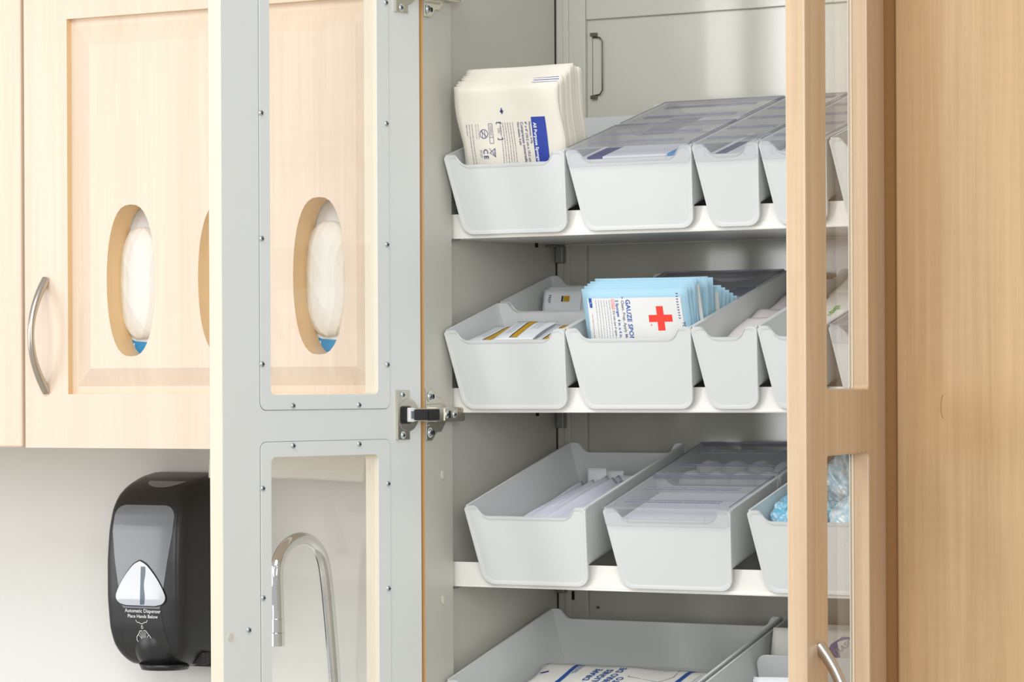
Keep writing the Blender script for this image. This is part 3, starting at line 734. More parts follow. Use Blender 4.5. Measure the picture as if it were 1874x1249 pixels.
def lid_meshes(W, L, grooves):
    k = (W, L, grooves)
    if k in _lids: return _lids[k]
    mb = MB(); w = W / 2 - .0016; z0 = H + .0008; th = .0012
    # profile down the front: top sheet then apron
    mb.box(-w, w, -.0018, L - .004, z0, z0 + th, 'lid_clear')
    ap = [(w, z0), (w, H - .013), (w - .0015, H - .0165), (w - .005, H - .018), (-w + .005, H - .018), (-w + .0015, H - .0165), (-w, H - .013), (-w, z0)]
    mb.prism(ap[::-1], -.0050, -.0040, 'lid_apron')
    mb.box(-w, w, -.0050, -.0018, z0 - .0002, z0 + th, 'lid_clear')
    lip = ap
    a = mb.build('lid', weld=False)
    mb = MB(); h = z0 + th
    for g in grooves:
        x = w * .76
        for (ya, yb) in ((g, g + .0012), (g + .0062, g + .0070)): mb.box(-x, x, ya, yb, h, h + .0009, 'lid_rib')
        mb.box(-x, x, g + .0012, g + .0062, h, h + .0003, 'lid_clear')
    mb.box(-w, w, L - .0052, L - .004, z0 - .003, z0 + th + .0006, 'lid_rib')
    for x in (-w + .0004, w - .0004): mb.box(x - .0004, x + .0004, .0, L - .005, h, h + .0007, 'lid_rib')
    mb.tube([(ap[i][0], -.0053, ap[i][1]) for i in range(1, 7)], .00035, 'lid_clear', 5)
    for x in (-w * .62, w * .62):
        mb.box(x - .0004, x + .0004, -.0056, -.0050, H - .014, H - .002, 'lid_apron')
    b = mb.build('rib', weld=False)
    r = (a.data, b.data); bpy.data.objects.remove(a); bpy.data.objects.remove(b); _lids[k] = r; return r
def new_bin(xc, zb, W, L, label, y=0, lid=None, group=None):
    o = bpy.data.objects.new('storage_bin', bin_mesh(W, L)); COL.objects.link(o); o.matrix_world = bin_matrix(xc, zb, y)
    tag(o, label, 'storage bin', group)
    if lid:
        a, b = lid_meshes(W, L, lid)
        l = bpy.data.objects.new('lid', a); COL.objects.link(l); l.parent = o; l['label'] = 'clear hinged lid'
        r = bpy.data.objects.new('rib', b); COL.objects.link(r); r.parent = l
    o['_m'] = 0; del o['_m']
    return o
WW, NW, BW = .1492, .0758, .292
HALF, FULL, Y2 = .1115, .2285, .117
S4, S3, S2, S1 = SHELF      # S1 top row
g2 = (.012, .055); gb = (.020, .070); gl = (.012, .060, .108, .156, .200)
GR = 'white tilted storage bins in the open cabinet'
# top row
b1 = new_bin(.0793, S1, WW, FULL, 'open white bin holding upright cream sponge packets, leftmost on the top shelf', group=GR)
b2 = new_bin(.2303, S1, WW, HALF, 'clear lidded wide white bin at the front right of the sponge packet bin', lid=g2, group=GR)
b2b = new_bin(.2303, S1, WW, HALF, 'clear lidded wide bin behind the front lidded bin on the top shelf', y=Y2, lid=gb, group=GR)
b3 = new_bin(.3438, S1, NW, FULL, 'narrow white bin with long clear lid, first narrow one on the top shelf', lid=gl, group=GR)
b4 = new_bin(.4205, S1, NW, FULL, 'narrow lidded white bin on the top shelf partly behind the right door stile', lid=gl, group=GR)
b5 = new_bin(.4985 - .001, S1, NW - .004, FULL, 'narrow open white bin at the far right of the top shelf, behind door glass', group=GR)
# second row
c1 = new_bin(.0785, S2, WW, HALF, 'open white bin of gold-striped packets at the front left of the second shelf', group=GR)
c1b = new_bin(.0785, S2, WW, HALF, 'open white bin behind the front left bin of the second shelf', y=Y2, group=GR)
c2 = new_bin(.2288, S2, WW, HALF, 'open white bin full of upright blue gauze packets with red cross', group=GR)
c2b = new_bin(.2288, S2, WW, HALF, 'dark looking lidded bin behind the blue gauze packets', y=Y2, lid=gb, group=GR)
c3 = new_bin(.3415, S2, NW, FULL, 'narrow open white bin with pale pinkish pouches on the second shelf', group=GR)
c4 = new_bin(.4180, S2, NW, FULL, 'narrow open white bin with green lettered packets beside the right door stile', group=GR)
c5 = new_bin(.4965, S2, NW - .003, FULL, 'narrow lidded white bin seen through the door glass on the second shelf', lid=gl, group=GR)
# third row
d1 = new_bin(.1030, S3, WW, FULL, 'long open white bin holding lilac-white paper sleeves on the third shelf', group=GR)
d2 = new_bin(.2735, S3, WW, HALF, 'lidded white bin at the front centre of the third shelf', lid=g2, group=GR)
d2b = new_bin(.2735, S3, WW, HALF, 'lidded bin with cotton balls behind the front lidded bin of the third shelf', y=Y2, lid=gb, group=GR)
d3 = new_bin(.4420, S3, WW, FULL, 'open white bin stuffed with crinkled blue plastic bags on the third shelf', group=GR)
# bottom row
e1 = new_bin(.1500, S4, BW, FULL, 'extra wide open white bin holding surgical drape packs on the bottom shelf', group=GR)
e2 = new_bin(.4200, S4, .235, FULL, 'wide open white bin with a divider at bottom right of the cabinet', group=GR)
mb = MB()
mb.prism(rrect(-.1085, .1085, FL + .003, H - .006, .012), .127, .129, 'bin_white'); mb.build('divider', e2, bevel=.0006)

# ------------------------------------------------------------------ flat packs
def L2W(b, loc, rx=0, ry=0, rz=0):
    return b.matrix_basis @ Matrix.Translation(loc) @ Matrix.Rotation(R(rz), 4, 'Z') @ Matrix.Rotation(R(ry), 4, 'Y') @ Matrix.Rotation(R(rx), 4, 'X')
def pack(name, M, w, h, m, th=.002, wav=.0012, seed=0, edge=None, rim=.004, crimp=None, nu=18, nv=18, ruffle=.0006, pinch=0):
    """soft flat packet: local x across, z up, thickness along y; origin at the bottom centre"""
    rnd = random.Random(seed); p1, p2, p3 = rnd.uniform(0, 6), rnd.uniform(0, 6), rnd.uniform(0, 6)
    def disp(x, z): return wav * (math.sin(x * 38 + p1) * .6 + math.sin(z * 47 + p2 + x * 20) + .5 * math.sin((x + z) * 90 + p3))
    def body(x, z):
        d = min(w / 2 - abs(x), z, h - z); return th / 2 * min(1, max(0, (d - rim) / .008 + .12)) ** .5 if th else 0
    mb = MB()
    def edgex(x, z):
        q = pinch * (1 - z / h) ** 1.5
        return x * (1 - q) - q * .045 + ruffle * math.sin(z * 70 + p2) * (abs(x) / (w / 2)) ** 4
    for s_ in (-1, 1):
        mb.grid(lambda u, v: (edgex((u - .5) * w, v * h), disp((u - .5) * w, v * h) + s_ * (body((u - .5) * w, v * h) + .00015), v * h), nu, nv, m)
    per = [(0, k / nv) for k in range(nv)] + [(k / nu, 1) for k in range(nu)] + [(1, 1 - k / nv) for k in range(nv)] + [(1 - k / nu, 0) for k in range(nu)]
    n = len(per); vv = []
    for s_ in (-1, 1):
        vv += [(edgex((u - .5) * w, v * h), disp((u - .5) * w, v * h) + s_ * (body((u - .5) * w, v * h) + .00015), v * h) for u, v in per]
    mb.faces(vv, [(i, (i + 1) % n, (i + 1) % n + n, i + n) for i in range(n)], edge or m)
    o = mb.build(name, M=M, recalc=True)
    surf = lambda x, z: disp(x, z) - body(x, z) - .00015
    return o, surf
def para(x, z, w, n, m, gap=.0028, vertical=True, seed=1, lw=.0006, cut=.9):
    """blocks of unreadably small print: broken dashes"""
    rnd = random.Random(seed); out = []
    for k in range(n):
        a = 0; L = w * (cut + (1 - cut) * rnd.random())
        while a < L:
            d = rnd.uniform(.0006, .0036); e = min(L, a + d)
            if vertical: out.append(('r', x - k * gap, z - a, x - k * gap + lw, z - e, m))
            else: out.append(('r', x + a, z - k * gap, x + e, z - k * gap - lw, m))
            a = e + .0006
    return out

# top shelf: stack of sponge packets
spong = 'upright cream sponge packets in the top left bin'
def rep(name, M, mesh): o = bpy.data.objects.new(name, mesh); COL.objects.link(o); o.matrix_world = M; return o
N = 13
for i in range(N):
    w, h = .130, .1335; y = .0125 + i * .0040
    ry = random.uniform(-.6, .6) if i else 0; dx = (random.uniform(-.001, .0012) + min(i, 9) * .0002) if i else 0; dz = min(i, 7) * .0016 - max(0, i - 9) * .0022 + (random.uniform(-.001, .001) if i else 0)
    M = L2W(b1, (.0045 + dx, y, FL + .0035 + max(-.001, dz)), rx=-1.5 + i * .12, ry=ry)
    if i in (0, 1, 2, 3):
        o, sf = pack('sponge_packet', M, w, h, 'paper_cream', .0028, .0010, seed=3 if i == 0 else 5, ruffle=.0022 if i == 0 else .001, pinch=.10)
        if i == 1: mesh = o.data
    else: o = rep('sponge_packet', M, mesh)
    if i == 0:
        tag(o, 'front cream sponge packet with blue stripe printing, facing forward on the top shelf', 'packet', spong)
        C = 'ink_navy'; z0 = h
        def P(fx, fz): # photo fractions: x from left edge, z down from top (m)
            return -w / 2 + fx, h - fz
        it = []
        x0, z0 = P(.0905, .0365); it.append(('r', x0, z0, x0 + .0174, z0 - .072, 'ink_blue', .0001))
        it.append(('t', 'All Purpose Sponges', x0 + .0022, z0 - .006, .0052, -90, 'ink_white', .0001))
        for j, (t, sz) in enumerate((('Nonwoven, 4 Ply', .0034), ('4" x 4" (10.2 cm x 10.2 cm)', .0040), ('Compresses universelles', .0046), ('Non tissées, 4 plis', .0034))):
            it.append(('t', t, x0 - .0034 - j * .0050 + (.001 if j == 3 else 0), z0 - .0045, sz, -90, C, .00005))
        it += para(x0 - .0235, z0 - .0045, .052, 6, 'ink_grey', gap=.0031, seed=4)
        it += [('p', [(x0 - .0345, z0 + .0105), (x0 - .0323, z0 + .0078), (x0 - .0345, z0 + .005), (x0 - .0367, z0 + .0078)], C), ('r', x0 - .0350, z0 + .0115, x0 - .0340, z0 + .005, C)]
        bx = x0 - .0430
        it += [('l', [(bx + .002, z0 - .0045), (bx + .005, z0 - .0045), (bx + .005, z0 - .0050)], .0007, C), ('l', [(bx - .0005, z0 - .006), (bx - .0005, z0 - .004), (bx + .0052, z0 - .004), (bx + .0052, z0 - .006)], .0008, C), ('l', [(bx - .0005, z0 - .0205), (bx - .0005, z0 - .0225), (bx + .0052, z0 - .0225), (bx + .0052, z0 - .0205)], .0008, C),
               ('t', 'Made in', bx + .0028, z0 - .008, .0031, -90, 'ink_grey'), ('t', 'USA', bx + .0002, z0 - .010, .0031, -90, 'ink_grey')]
        sx = x0 - .0535
        it += [('l', [(sx, z0 - .005), (sx + .0045, z0 - .005), (sx + .0045, z0 - .026), (sx, z0 - .026), (sx, z0 - .005)], .0004, C), ('t', 'STERILE', sx + .0012, z0 - .0065, .0032, -90, 'ink_grey'), ('l', [(sx, z0 - .0195), (sx + .0045, z0 - .0195)], .0004, C)]
        for dz_, in ((.036,), (.068,)):
            it += [('l', [(sx + .0052, z0 - dz_ + .0045), (sx - .0016, z0 - dz_), (sx + .0052, z0 - dz_ - .0045), (sx + .0052, z0 - dz_ + .0045)], .0005, C), ('l', [(sx - .0015, z0 - dz_ + .005), (sx + .0055, z0 - dz_ - .005)], .0005, C), ('t', 'STER', sx + .003, z0 - dz_ + .0035, .0026, -90, 'ink_grey')]
        it += [('o', sx + .0022, z0 - .052, .0043, .0043, .0006, C), ('t', '2', sx + .0005, z0 - .0505, .006, -90, C), ('l', [(sx - .0008, z0 - .049), (sx + .005, z0 - .055)], .0005, C)]
        cx_ = x0 - .0600
        it += [('o', cx_, z0 - .0155, .0050, .0050, .0006, C), ('l', [(cx_ - .0035, z0 - .012), (cx_ + .0035, z0 - .019)], .0006, C), ('l', [(cx_ - .0018, z0 - .0115), (cx_ - .0018, z0 - .0195)], .0005, C), ('l', [(cx_ + .0012, z0 - .0118), (cx_ + .0012, z0 - .0195)], .0005, C),
               ('t', 'C', cx_ - .0024, z0 - .0315, .0078, -90, C, .0001), ('t', 'E', cx_ - .0024, z0 - .0385, .0078, -90, C, .0001), ('t', '0123', cx_ - .0066, z0 - .0325, .0040, -90, 'ink_grey')]
        it += para(cx_ - .0062, z0 - .0045, .017, 2, 'ink_lgrey', gap=.0028, seed=8, lw=.0005)
        it += para(cx_ - .0135, z0 - .0045, .066, 2, 'ink_grey', gap=.0032, seed=9) + para(cx_ - .0200, z0 - .0045, .012, 1, C, seed=2)
        ink(it, o, sf)
    elif i <= 4:
        if i < 4: ink([('r', w / 2 - .034, h - .0075, w / 2 - .003, h - .0015, 'ink_blue')], o, sf)
        tag(o, 'cream sponge packet standing just behind the front one, blue printing at its top edge', 'packet', spong)
    else: tag(o, 'cream sponge packet in the back of the upright stack in the top left bin', 'packet', spong)

# second shelf: gauze packets
gz = 'upright blue gauze packets in the centre bin of the second shelf'
ys = [.0125, .0165, .0205, .0245, .0285, .0330, .040, .046, .052, .058, .0645, .070, .0765, .083, .089]
tops = [.1255, .1275, .1290, .1305, .1300, .1310, .127, .1265, .124, .113, .112, .108, .104, .099, .095]
for i, (y, tp) in enumerate(zip(ys, tops)):
    w = .1262; h = .1035; z = tp - h
    z = max(z, FL + .001); lean = -2 - (0 if i < 6 else (i - 5) * 1.6)
    if tp - FL < h: h2 = tp - FL - .002
    else: h2 = h
    dx = (.0045 if i == 0 else .0045 + min(i, 4) * .0012 + random.uniform(-.0006, .001))
    M = L2W(c2, (dx, y, z), rx=lean, ry=0 if not i else random.uniform(-.7, .7))
    o, sf = pack('gauze_packet', M, w, h2, 'ice_blue', .0026, .0007, seed=20 + i, rim=.006, ruffle=.0006, nu=10, nv=10, pinch=.07)
    if i == 0:
        tag(o, 'front ice-blue gauze packet with a red cross and white label, on the second shelf', 'packet', gz)
        Lx = -w / 2; T = h
        it = [('r', Lx + .0056, T - .0100, Lx + .1172, .002, 'label_white', .0001)]
        X = lambda px: Lx + (px - 196) / 6.247 / 1490
        Zt = lambda py: T - (py - 205) / 6.247 / 1765 - .0012 
        def V(px, py, t, sz, m, b=.00006): it.append(('t', t, X(px), Zt(py), sz, -90, m, b))
        V(680, 318, 'GAUZE SPONGES', .0074, 'ink_cobalt', .00012); V(632, 283, '> Clean, Prep, Apply Medication', .0046, 'ink_grey'); V(570, 322, '2 Sponges  4 in. x 4 in. -', .0045, 'ink_cobalt', .00008)
        x_, z_ = X(522), Zt(318); it += [('l', [(x_ - .0002, z_), (x_ + .0034, z_), (x_ + .0034, z_ - .0102), (x_ - .0002, z_ - .0102), (x_ - .0002, z_)], .0004, 'cross_red'), ('t', 'STERILE', x_ + .0006, z_ - .001, .0026, -90, 'cross_red')]
        V(525, 447, 'Do not use if open or dam', .0036, 'ink_grey')
        it += para(X(495), Zt(325), .060, 6, 'ink_lgrey', gap=.0033, seed=14, lw=.0006)
        it += para(X(288), Zt(480), .030, 1, 'ink_lgrey', seed=15)
        it += [('r', X(264), Zt(300), X(298), Zt(350), 'ink_cobalt'), ('r', X(270), Zt(362), X(300), Zt(412), 'ink_cobalt'), ('r', X(266), Zt(350), X(276), Zt(362), 'ink_cobalt'), ('r', X(290), Zt(350), X(300), Zt(362), 'ink_cobalt')]
        cx_, cz_ = X(1040), Zt(550); a_ = .0041
        it += [('r', cx_ - a_, cz_ - .0130, cx_ + a_, cz_ + .0130, 'cross_red', .00016), ('r', cx_ - .0137, cz_ - .0038, cx_ - a_, cz_ + .0038, 'cross_red', .00016), ('r', cx_ + a_, cz_ - .0038, cx_ + .0137, cz_ + .0038, 'cross_red', .00016)]
        it += [('t', '®', X(925), Zt(612), .003, -90, 'cross_red')]
        for k in range(10):
            zk = Zt(262 + k * 32); it.append(('l', [(X(1238) , zk + .0005), (X(1238) + .0011, zk - .0006), (X(1238) + .0022, zk + .0005)], .0007, 'ink_navy'))
        V(1270, 595, 'TO OPEN', .0046, 'ink_navy')
        ink(it, o, sf)
    else:
        ink([('r', -w / 2 + .006, .004, -w / 2 + .117, h2 - .0115, 'label_white')], o, sf)
        if i in (4, 9):
            mb = MB(); mb.box(w / 2 - .003, w / 2 + .0008, -.0012, .0006, .01, h2 - .006, 'label_white'); mb.build('seam', o)
        tag(o, 'ice-blue gauze packet in the row behind the red-cross packet' if i > 1 else 'ice-blue gauze packet directly behind the red-cross packet', 'packet', gz)

# flat-lying packet with its face up; local: x across, z -> depth of the bin, y -> down
def flat(name, b, loc, w, h, m, th=.003, rz=0, pitch=0, roll=0, **k):
    M = b.matrix_basis @ Matrix.Translation(loc) @ Matrix.Rotation(R(rz), 4, 'Z') @ Matrix.Rotation(R(roll), 4, 'Y') @ Matrix.Rotation(R(pitch - 90), 4, 'X')
    return pack(name, M, w, h, m, th, **k)
# face-up: after -90 about X the local z axis points to +y (depth) and local -y points up (+z)
gp = 'gold striped wipe packets in the front left bin of the second shelf'
cfg = [(-.037, .0300, 6, 2), (.000, .0335, -2, 0), (.038, .031, 2, -1)]
for j, (x, y, rz, roll) in enumerate(cfg):
    for k in range(4):
        z = .0705 + .004 * (j == 1) - k * .0045
        o, sf = flat('wipe_packet', c1, (x + random.uniform(-.001, .001), y - .022 + .001 * k, z - .002), .050, .062, 'foil_white', .0035, rz=-rz + random.uniform(-2, 2) * (k > 0), pitch=3, roll=roll, seed=40 + j * 5 + k, wav=.0007, nu=12, nv=12)
        if k == 0:
            it = [('r', -.004, .006, .0035, .058, 'gold'), ('r', -.0060, .006, -.0046, .058, 'ink_black')] + para(-.011, .056, .040, 3, 'ink_grey', gap=.0032, seed=j) + para(.016, .056, .03, 3, 'ink_lgrey', gap=.0032, seed=j + 7)
            ink(it, o, sf)
            tag(o, 'gold striped wipe packet on top of the %s pile in the second-shelf front bin' % ('left', 'middle', 'right')[j], 'packet', gp)
        else: tag(o, 'wipe packet lying under the top one in the %s pile of the second-shelf front bin' % ('left', 'middle', 'right')[j], 'packet', gp)
gp2 = 'wipe packets in the back left bin of the second shelf'
for j in range(4):
    x = (-.026, .022)[j % 2]; y = .030 + .010 * (j // 2)
    M = L2W(c1b, (x, y, FL + .004), rx=-24, ry=0)
    o, sf = pack('wipe_packet', M, .050, .066, 'foil_white', .003, seed=60 + j, wav=.0008, nu=12, nv=12)
    if j < 2:
        ink([('r', .002, .052, .0095, .0585, 'gold'), ('r', -.0006, .052, .0014, .0585, 'ink_black'), ('t', 'PREP', -.017, .060, .0045, -90, 'ink_black')], o, sf)
        tag(o, ('left', 'right')[j] + ' upright wipe packet with small gold mark in the back left bin', 'packet', gp2)
    else: tag(o, 'hidden wipe packet behind the %s upright one in the back left bin' % ('left', 'right')[j - 2], 'packet', gp2)
# pouches in the narrow bins
for j in range(4):
    y = .010 + j * .046; z = .062 + .001 * j - .0
    o, sf = flat('pouch', c3, (.002 - .002 * (j % 2), y, z - .012 + .004), .058, .085, 'paper_pink', .006, pitch=10, rz=-3 + 4 * (j % 2), seed=70 + j, wav=.0016)
    tag(o, 'pale pinkish pouch lying flat in the narrow second-shelf bin, %s from the front' % ('first', 'second', 'third', 'last')[j], 'pouch', 'pinkish pouches in the narrow bin')
for j in range(5):
    y = .006 + j * .036; z = .050 + .0065 * j
    o, sf = flat('lettered_packet', c4, (.0, y, z), .060, .082, 'paper', .005, pitch=12, rz=-2, seed=80 + j, wav=.001)
    ink([('t', 'Bandage', -.004, .008, .0105, 90, 'leaf_green', .0001)] + para(.020, .070, .05, 4, 'ink_lgrey', seed=j, gap=.0035), o, sf)
    tag(o, 'green lettered white packet in the narrow bin by the right door, %s from front' % ('first', 'second', 'third', 'fourth', 'last')[j], 'packet', 'green lettered packets in the narrow bin')
for j in range(3):
    o, sf = flat('pouch', c5, (0, .006 + .06 * j, .058), .055, .07, 'warm_brown' if j else 'paper', .008, seed=90 + j)
    tag(o, ('pale pouch at the front under the lid', 'brownish pouch in the middle under the lid', 'brownish pouch at the back under the lid')[j] + ' of the far right second-shelf bin', 'pouch', 'pouches in the far right second-shelf bin')
# things below the lids
def boxlet(name, b, x, y, z, w, d, h, m, lab, cat, rz=0, bands=()):
    mb = MB(); mb.box(-w / 2, w / 2, 0, d, 0, h, m)
    for (a, c, mm) in bands: mb.box(a, c, -.0004, d + .0004, .0003, h + .0004, mm)
    o = mb.build(name, M=b.matrix_basis @ Matrix.Translation((x, y, z)) @ Matrix.Rotation(R(rz), 4, 'Z'), bevel=.001); tag(o, lab, cat); return o
boxlet('bandage_box', b2, .0, .006, FL + .003, .125, .05, .053, 'paper_white', 'white box with blue ends under the front clear lid of the top shelf', 'box', 0, ((-.055, -.036, 'ink_navy'), (.040, .062, 'box_blue')))
boxlet('bandage_box', b2, .0, .060, FL + .003, .12, .038, .045, 'paper_white', 'pale box behind the blue-ended box in the front lidded top bin', 'box', 2, ((-.06, .06, 'ink_lgrey'),))
boxlet('bandage_box', b2b, .0, .02, FL + .003, .125, .07, .050, 'paper_white', 'box with blue and pinkish bands in the rear lidded bin of the top shelf', 'box', 0, ((-.06, -.02, 'ink_navy'), (-.01, .02, 'paper_pink')))
boxlet('swab_box', b3, .0, .006, FL + .003, .055, .10, .050, 'paper_white', 'pale box under the lid of the first narrow top-shelf bin', 'box', 0, ((-.02, -.006, 'ink_grey'),))
boxlet('swab_box', b4, .0, .006, FL + .003, .055, .10, .048, 'paper_white', 'pale box under the lid of the second narrow top-shelf bin', 'box')
boxlet('tape_box', c2b, -.03, .012, FL + .003, .06, .08, .05, 'purple', 'purple box under the dark lid behind the gauze packets', 'box')
boxlet('tape_box', c2b, .035, .012, FL + .003, .06, .08, .05, 'warm_brown', 'reddish brown box under the dark lid behind the gauze packets', 'box', 0, ((-.03, .03, 'ink_blue'),))
boxlet('tray_liner', d2, .0, .006, FL + .003, .12, .09, .050, 'paper_white', 'white block of liners under the front lid of the third shelf', 'box')
for j in range(8):
    x = -.048 + (j % 4) * .031; y = .03 + (j // 4) * .036
    mb = MB(); mb.sphere((0, 0, 0), (.0165, .0165, .0155), 'cotton', 20, 14, lambda d: 1 + .05 * math.sin(7 * d.x + j) * math.sin(6 * d.y) + .03 * math.sin(13 * d.z))
    o = mb.build('cotton_ball', M=d2b.matrix_basis @ Matrix.Translation((x + .003 * (j // 4), y, FL + .045)))
    tag(o, 'white cotton ball under the rear clear lid of the third shelf', 'cotton ball', 'cotton balls in the rear lidded bin')
for j in range(8):
    x = -.048 + (j % 4) * .031; y = .03 + (j // 4) * .036
    mb = MB(); mb.sphere((0, 0, 0), (.0165, .0165, .0155), 'cotton', 16, 10)
    o = mb.build('cotton_ball', M=d2b.matrix_basis @ Matrix.Translation((x - .002, y + .004, FL + .018)))
    tag(o, 'white cotton ball in the lower layer of the rear lidded third-shelf bin', 'cotton ball', 'cotton balls in the rear lidded bin')

# third shelf: paper sleeves
sl = 'narrow lilac-white paper sleeves in the long bin of the third shelf'
rnd = random.Random(5)
k = 0
for j in range(23):
    x = -.050 + j * .0044 + rnd.uniform(-.0012, .0012)
    z = .038 + .0005 * j + rnd.uniform(0, .004) + (.005 if j in (7, 8, 9, 16) else 0)
    y0 = .035 + rnd.uniform(-.006, .006); Ls = .150 + rnd.uniform(-.008, .014)
    M = d1.matrix_basis @ Matrix.Translation((x, y0, z)) @ Matrix.Rotation(R(rnd.uniform(-3, 3) - 2), 4, 'Z') @ Matrix.Rotation(R(rnd.uniform(48, 76)), 4, 'Y') @ Matrix.Rotation(R(-90 + rnd.uniform(1, 5)), 4, 'X')
    o, sf = pack('paper_sleeve', M, .019, Ls, 'paper_lilac', .0032, .0006, seed=120 + j, rim=.003, nu=8, nv=24)
    if j in (3, 12, 19):
        mb = MB(); mb.box(-.0085, .0085, -.0005, .0005, Ls - .001, Ls + .006, 'paper_white'); mb.build('tab', o)
    tag(o, 'paper sleeve lying lengthwise in the long open bin of the third shelf', 'sleeve', sl)
for j in range(4):
    M = d1.matrix_basis @ Matrix.Translation((-.024 + j * .018, .185 + .004 * (j % 2), FL + .006)) @ Matrix.Rotation(R(-14 - 5 * j), 4, 'X')
    o, sf = pack('paper_sleeve', M, .024, .042 - .004 * j, 'paper_white', .003, .0008, seed=150 + j, nu=8, nv=8)
    tag(o, 'short white paper sleeve end standing at the back of the long third-shelf bin', 'sleeve', 'upright sleeve ends at the back of the long bin')

# third shelf: crinkled plastic bags
def bag(x, y, z, rx, ry, rz_, m, seed, lab):
    rnd = random.Random(seed); ph = [rnd.uniform(0, 6) for _ in range(6)]
    def fn(d):
        return 1 + .10 * math.sin(6 * d.x + ph[0]) * math.sin(5 * d.z + ph[1]) + .07 * abs(math.sin(11 * d.y + 9 * d.x + ph[2])) + .05 * abs(math.sin(19 * d.z + 13 * d.x + ph[3])) - .04
    M = d3.matrix_basis @ Matrix.Translation((x, y, z))
    mb = MB(); mb.sphere((0, 0, 0), (rx, ry, rz_), m, 110, 80, lambda d: fn(d) + .018 * (1 - abs(math.sin(23 * d.x + 15 * d.z + ph[4]))) ** 2 + .014 * (1 - abs(math.sin(29 * d.y - 19 * d.x + ph[5]))) ** 2)
    o = mb.build('plastic_bag', M=M)
    tag(o, lab, 'bag', 'crinkled plastic bags in the third-shelf bin')
bag(-.034, .052, .061, .033, .047, .031, 'film_blue', 1, 'crinkled blue bag at the left front of the third-shelf bin, left of the door stile')
bag(.034, .050, .060, .034, .046, .031, 'film_white', 2, 'whitish crinkled bag at the right front of the third-shelf bin, seen through glass')
bag(-.034, .155, .062, .033, .054, .036, 'film_white', 3, 'pale crinkled bag at the left back of the third-shelf bin')
bag(.033, .152, .068, .034, .058, .042, 'film_blue', 4, 'blue crinkled bag heaped at the right back of the third-shelf bin, behind glass')

# bottom shelf: drape packs, papers and a purple pack
for j in range(3):
    o, sf = flat('drape_pack', e1, (-.008 + .004 * j, .002 + .002 * j, 0.0445 - .0085 * j), .225, .165, 'paper', .007, seed=170 + j, wav=.0011, rim=.006, nu=30, nv=24, ruffle=.004)
    if j == 0:
        it = [('r', -.0715, .0, -.0655, .163, 'ink_cobalt'), ('r', .069, .0, .075, .163, 'ink_cobalt'), ('r', -.0655, .1615, .012, .163, 'ink_navy'), ('r', .052, .1615, .070, .163, 'ink_navy')]
        for t, x in (('ED DRAPE', -.036), ('S ALIGNES', -.0225), ('CON FORRO DE', -.009), ('PROTECTO', .003)):
            v, f = text_tris(t, .0118, .0002); Lx = max(a for a, b in v)
            it.append(('t', t, x + .005, (.140 if t[0] != 'P' else .118) - Lx + (.002 if t[0] == 'F' else .010 if 'FORRO' in t else .004), .0118, 90, 'ink_cobalt', .0002))
        it += [('l', [(.010, .125), (.012, .160)], .0007, 'ink_navy'), ('l', [(.010, .125), (.052, .115), (.060, .135), (.058, .155), (.052, .160)], .0007, 'ink_navy'), ('l', [(.012, .160), (.040, .162)], .0005, 'ink_grey'), ('l', [(.040, .150), (.052, .158)], .0006, 'ink_navy')]
        it += para(-.060, .158, .030, 2, 'ink_cobalt', gap=.003, seed=3, lw=.0012) + para(.03, .105, .05, 3, 'ink_grey', gap=.006, seed=6) + para(.058, .105, .06, 3, 'ink_grey', gap=.006, seed=5) + para(.098, .145, .06, 3, 'ink_cobalt', gap=.0045, seed=8)
        it += [('p', [(-.103, .128), (-.094, .132), (-.096, .136), (-.105, .132)], 'ink_navy'), ('p', [(-.100, .085), (-.092, .089), (-.099, .091)], 'ink_navy')]
        ink(it, o, sf)
    tag(o, ('white drape pack with blue lines and lettering, topmost in the widest bottom bin', 'drape pack just under the topmost one in the widest bottom bin', 'lowest drape pack in the widest bottom bin')[j], 'pack', 'drape packs in the widest bottom bin')
for j in range(7):
    M = L2W(e2, (-.052 + .004 * j, .088 - .010 * j, FL + .003), rx=-6, ry=-1)
    o, sf = pack('folded_paper', M, .085, .047 + .0015 * math.sin(j * 2), 'paper_white', .004, .0008, seed=190 + j, nu=10, nv=8)
    tag(o, 'folded white paper standing in front of the divider in the bottom right bin', 'paper', 'folded papers in the bottom right bin')
M = L2W(e2, (-.040, .134, FL + .004), rx=-25)
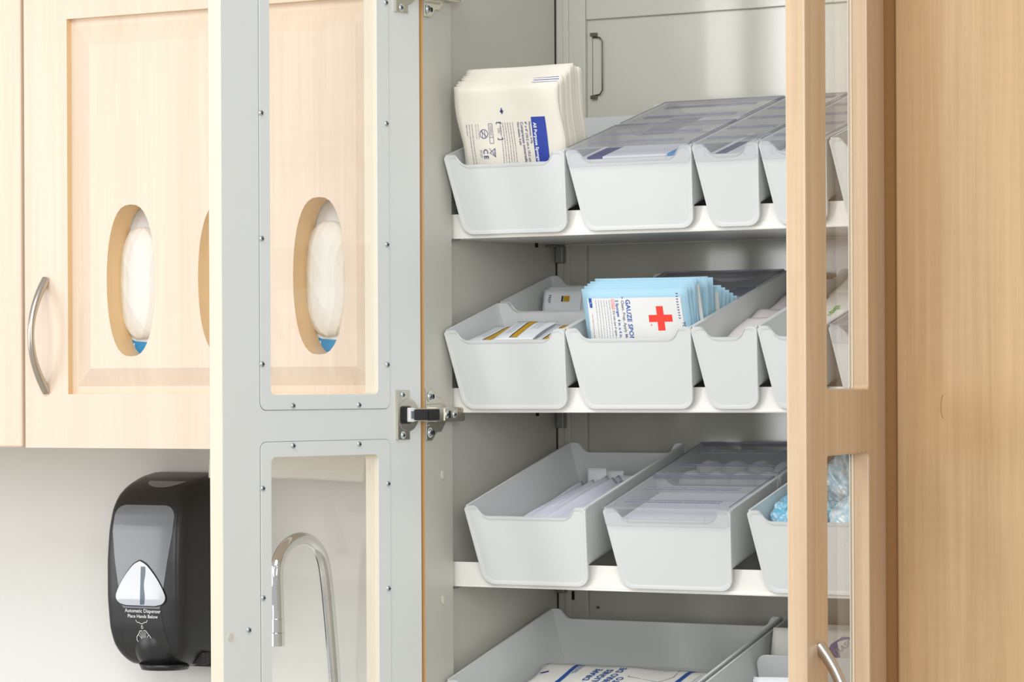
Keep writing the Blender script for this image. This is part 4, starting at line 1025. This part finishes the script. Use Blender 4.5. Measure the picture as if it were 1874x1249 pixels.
o, sf = pack('wipe_pouch', M, .13, .080, 'paper', .006, .0001, seed=201)
ink([('p', [(-.005, .03), (.000, .050), (.006, .064), (.018, .0725), (.060, .073), (.060, .02), (.0, .02)], 'purple'), ('p', [(.034, .068), (.042, .070), (.043, .066), (.036, .065)], 'orange'), ('t', 'ULTRASOFT', .004, .044, .0085, 40, 'ink_lgrey')] + para(-.016, .072, .03, 3, 'ink_grey', seed=5), o, sf)
tag(o, 'white pouch with a purple printed panel behind the divider, seen through the door glass', 'pouch')
M = L2W(e2, (-.062, .165, FL + .004), rx=-24)
o, sf = pack('wipe_pouch', M, .075, .074, 'paper', .006, .001, seed=203); tag(o, 'plain pale pouch behind the divider, left of the purple printed pouch', 'pouch')

# ------------------------------------------------------------------ light
w = bpy.data.worlds.new('world'); SC.world = w; w.use_nodes = True; nt = w.node_tree
bg = nt.nodes['Background']; bg.inputs['Color'].default_value = (.97, .98, 1, 1); bg.inputs['Strength'].default_value = .56
def area(name, loc, to, sx, sy, power, col=(1, 1, 1)):
    l = bpy.data.lights.new(name, 'AREA'); l.shape = 'RECTANGLE'; l.size = sx; l.size_y = sy; l.energy = power; l.color = col
    o = bpy.data.objects.new(name, l); COL.objects.link(o); o.location = loc
    o.rotation_euler = (Vector(to) - Vector(loc)).to_track_quat('-Z', 'Y').to_euler(); return o
area('strip_window', (-1.51, -3.2, 1.85), (.2, .2, 1.5), .26, 1.25, 16)
area('side_key', (-3.4, -2.2, 1.55), (-.5, .3, 1.4), 1.6, 1.6, 30, (1, .99, .97))  # unseen softbox added as key, lights the wall cabinet from the left
area('overhead_softbox', (.1, -2.4, 3.3), (.2, .2, 1.3), 2.4, 1.4, 50)  # unseen soft key added overhead to light the bins
area('right_fill', (2.9, -3.4, 2.1), (0, .0, 1.5), 1.6, 1.6, 60, (1, .995, .98))  # unseen fill added to brighten the left door's inner face
SC.view_settings.view_transform = 'Standard'; SC.view_settings.look = 'None'; SC.view_settings.gamma = 1; SC.view_settings.exposure = 0
SC.view_settings.use_curve_mapping = False
